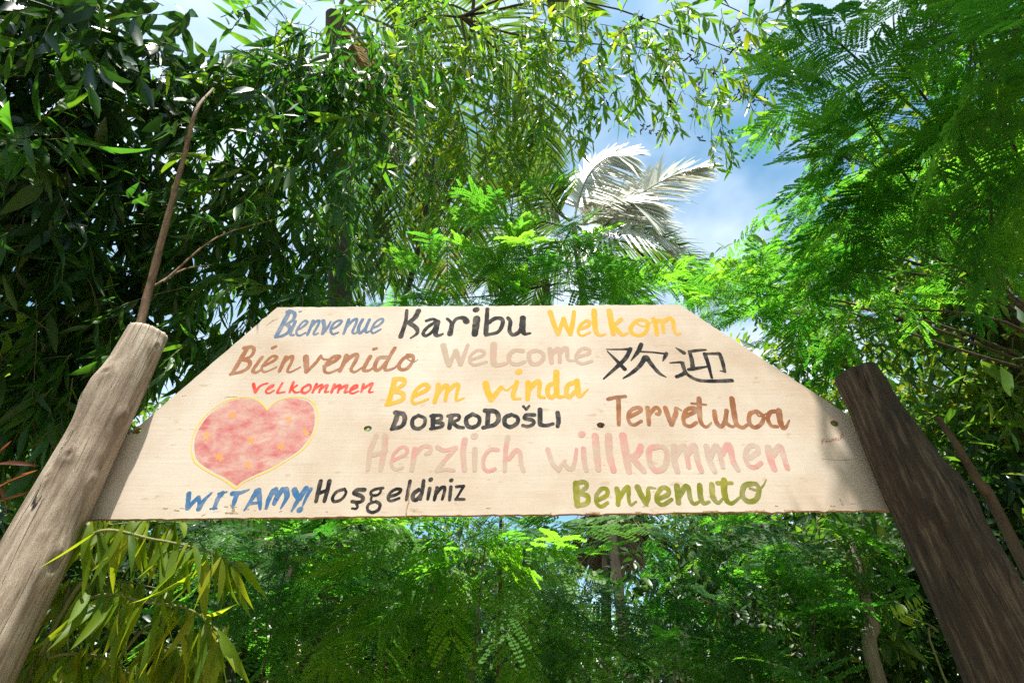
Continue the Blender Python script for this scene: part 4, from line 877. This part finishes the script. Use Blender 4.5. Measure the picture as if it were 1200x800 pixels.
# ------------------------------------------------------------------ thatched hut and stake fence deep behind
M_thatch = barkmat('thatch', (.16, .11, .07), (.38, .29, .20), 12, .3, .9); M_wall = barkmat('lime_plaster', (.42, .36, .28), (.56, .50, .42), 3, 1, .2)
hx, hy = -3.0, 9.6
rt_ = empty('thatched_hut', (hx, hy, 0), 'small hut with a straw thatched roof half hidden behind the lower left foliage', 'hut')
bm = bmesh.new(); bmesh.ops.create_cube(bm, size=1); 
for v in bm.verts: v.co = Vector((v.co.x*3.2, v.co.y*2.6, (v.co.z+.5)*1.62))
bmesh.ops.bevel(bm, geom=bm.edges[:], offset=.03, segments=1, affect='EDGES')
me = bpy.data.meshes.new('wall'); bm.to_mesh(me); bm.free(); me.materials.append(M_wall); o_ = bpy.data.objects.new('wall', me); COL.objects.link(o_); o_.parent = rt_
cl = Cloud(); n_ = 5200; side = np.where(rng.random(n_) < .5, -1, 1); u = rng.random(n_); xx = rng.uniform(-2.1, 2.1, n_)
bs = np.stack([hx+xx, hy+side*u*2.0, 2.93-u*1.5+rng.random(n_)*.04], -1); ax = nrm(np.stack([rng.normal(size=n_)*.12, side*1.0, np.full(n_, -.8)], -1)); nm = np.stack([rng.normal(size=n_)*.2, side*.6, np.ones(n_)], -1)
cl.add(blade(.07, .05, .1, .3), bs, ax, nm, rng.uniform(.35, .6, n_), rng.random(n_)); cl.build('roof', M_drypalm, rt_)
bm = bmesh.new()
pr = [(-2.05, -1.95, 1.42), (-2.05, 0, 2.9), (-2.05, 1.95, 1.42), (2.05, -1.95, 1.42), (2.05, 0, 2.9), (2.05, 1.95, 1.42)]
vs = [bm.verts.new(p) for p in pr]
for f in ((0, 1, 2), (3, 5, 4), (0, 3, 4, 1), (1, 4, 5, 2), (0, 2, 5, 3)): bm.faces.new([vs[q] for q in f])
me = bpy.data.meshes.new('roof_frame'); bm.to_mesh(me); bm.free(); me.materials.append(M_thatch); o_ = bpy.data.objects.new('roof_frame', me); COL.objects.link(o_); o_.parent = rt_
fx = W(900, 792, 5.6)
rt_ = empty('stake_fence', (fx[0], fx[1], 0), 'fence of thin pale stakes deep in the shade at the lower right', 'fence')
for k in range(26):
    tb = Tubes(); x = fx[0]-.9+k*.095+rng.uniform(-.02, .02); z = fx[2]+.02+rng.uniform(-.08, .08)+k*.006
    tb.add([(x, fx[1], 0), (x+rng.normal()*.01, fx[1]+rng.normal()*.01, z*.5), (x+rng.normal()*.02, fx[1], z)], .014, .011, 7, .08, 3); tb.build('stake', M_bark_grey, rt_)
for z in (.7, 1.45):
    tb = Tubes(); tb.add([(fx[0]-1, fx[1]-.02, z), (fx[0]+1.6, fx[1]-.02, z+.03)], .014, .012, 6); tb.build('rail', M_bark_grey, rt_)

# unseen trees added to cut the light: overhead crowns left and right, ring behind
rt_ = tree_root('added_shade_tree', (-4.2, -.6, 0), 'unseen dense tree added overhead on the left to shade the upper left foliage', 'tree'); tb = Tubes(); cl = Cloud()  # added crown out of view, darkens the upper left foliage
top = np.array([-4.0, -.3, 4.5]); tb.add([(-4.2, -.6, 0), (-4.1, -.5, 2.4), top], .2, .12, 10, .1, 6)
for k in range(70):
    c = np.array([rng.uniform(-5.8, -2.6), rng.uniform(-.8, 1.75), rng.uniform(6.6, 8.2)])
    limb_to(tb, top, c, .03, .008); broad(cl, c+rng.normal(size=(120, 3))*np.array([.34, .34, .2]), c, SICKLES, .2, .4)
tb.build('trunk', M_bark_dark, rt_); cl.build('crown', M_sickle, rt_)
rt_ = tree_root('added_shade_tree', (3.6, -.8, 0), 'unseen dense tree added overhead on the right to shade the dark post', 'tree'); tb = Tubes(); cl = Cloud()  # added crown out of view, shaped to shade the right post
top = np.array([3.3, -.4, 3.8]); tb.add([(3.6, -.8, 0), (3.5, -.7, 2.0), top], .16, .1, 10, .1, 6)
for k in range(46):
    c = np.array([rng.uniform(1.05, 1.75), rng.uniform(.35, .85), rng.uniform(5.2, 5.9)])
    limb_to(tb, top, c, .03, .008); broad(cl, c+rng.normal(size=(110, 3))*np.array([.26, .26, .18]), c, SICKLES, .18, .4)
tb.build('trunk', M_bark_dark, rt_); cl.build('crown', M_sickle, rt_)
for k, (x, y, sc, pi) in enumerate([(-6, -1.5, 1.3, 0), (-5.5, -5, 1.4, 2), (-2, -7, 1.2, 1), (2.0, -7.5, 1.3, 0), (5.5, -5, 1.4, 2), (6.2, -1.5, 1.3, 1), (6.0, 2.0, 1.2, 0), (-6.0, 2.4, 1.2, 1)]):  # unseen ring added to block ambient sky light
    put(protos[pi], False, (x, y, 0), rng.random()*6.28, sc, 'tree added beside or behind the viewer, outside the picture, to cut sky light')

def under_shrub(label, clumps, mat, rb, leaf=.13):  # undergrowth whose dark leaf material carries the deep shade
    c0 = W(*clumps[0][:3]); rt_ = tree_root('leafy_shrub', (c0[0], c0[1], 0), label, 'shrub', 'dark undergrowth behind the board'); tb = Tubes(); cl = Cloud(); b0 = np.array([c0[0], c0[1], 0.0])
    for (px, py, R, rx, ry, rz, n_) in clumps:
        c = W(px, py, R); tb.add([b0, b0+(c-b0)*np.array([.3, .3, .55]), c], .014, .005, 6, .1, 5)
        for q in ell_view(max(3, n_//60), px, py, R, rx, ry, rz):
            limb_to(tb, c, q, .005, .002, k=4); broad(cl, q+rng.normal(size=(60, 3))*np.array([.16, .16, .12])*R/5, q, SMALL, leaf, np.clip(rb+rng.normal()*.15, .05, .95))
    tb.build('stem', M_bark_dark, rt_); cl.build('crown', mat, rt_)
under_shrub('shade-coloured leafy shrub filling the gap between the pale post and the thatched hut', [(250, 720, 5.2, 70, 60, .4, 700), (200, 650, 5.4, 80, 40, .4, 600), (160, 760, 5.0, 80, 50, .4, 600), (60, 620, 5.0, 90, 90, .4, 700), (300, 780, 5.0, 80, 40, .4, 600)], M_dark, .35)
under_shrub('shade-coloured leafy shrub below the board under its black Turkish greeting', [(430, 770, 5.6, 90, 40, .4, 700), (470, 700, 5.8, 70, 60, .4, 600), (400, 640, 6.0, 90, 40, .4, 600), (540, 780, 5.6, 90, 30, .4, 600), (560, 690, 6.2, 60, 50, .4, 420)], M_dark, .4)
under_shrub('shade-coloured leafy shrub right of the sky gap under the board', [(800, 700, 6.2, 60, 70, .4, 700), (830, 780, 5.8, 90, 40, .4, 700), (680, 790, 5.8, 90, 20, .4, 420), (880, 660, 6.4, 70, 60, .4, 600), (640, 700, 6.6, 30, 70, .4, 360), (950, 720, 6.0, 70, 80, .4, 700)], M_dark, .3)
under_shrub('shade-coloured leafy shrub on both sides of the dark post', [(1030, 700, 6.0, 60, 90, .4, 700), (1100, 660, 6.0, 70, 90, .4, 700), (1170, 740, 5.6, 70, 80, .4, 700), (1180, 620, 5.8, 60, 70, .4, 600), (1050, 790, 5.6, 80, 40, .4, 600)], M_dark, .2)
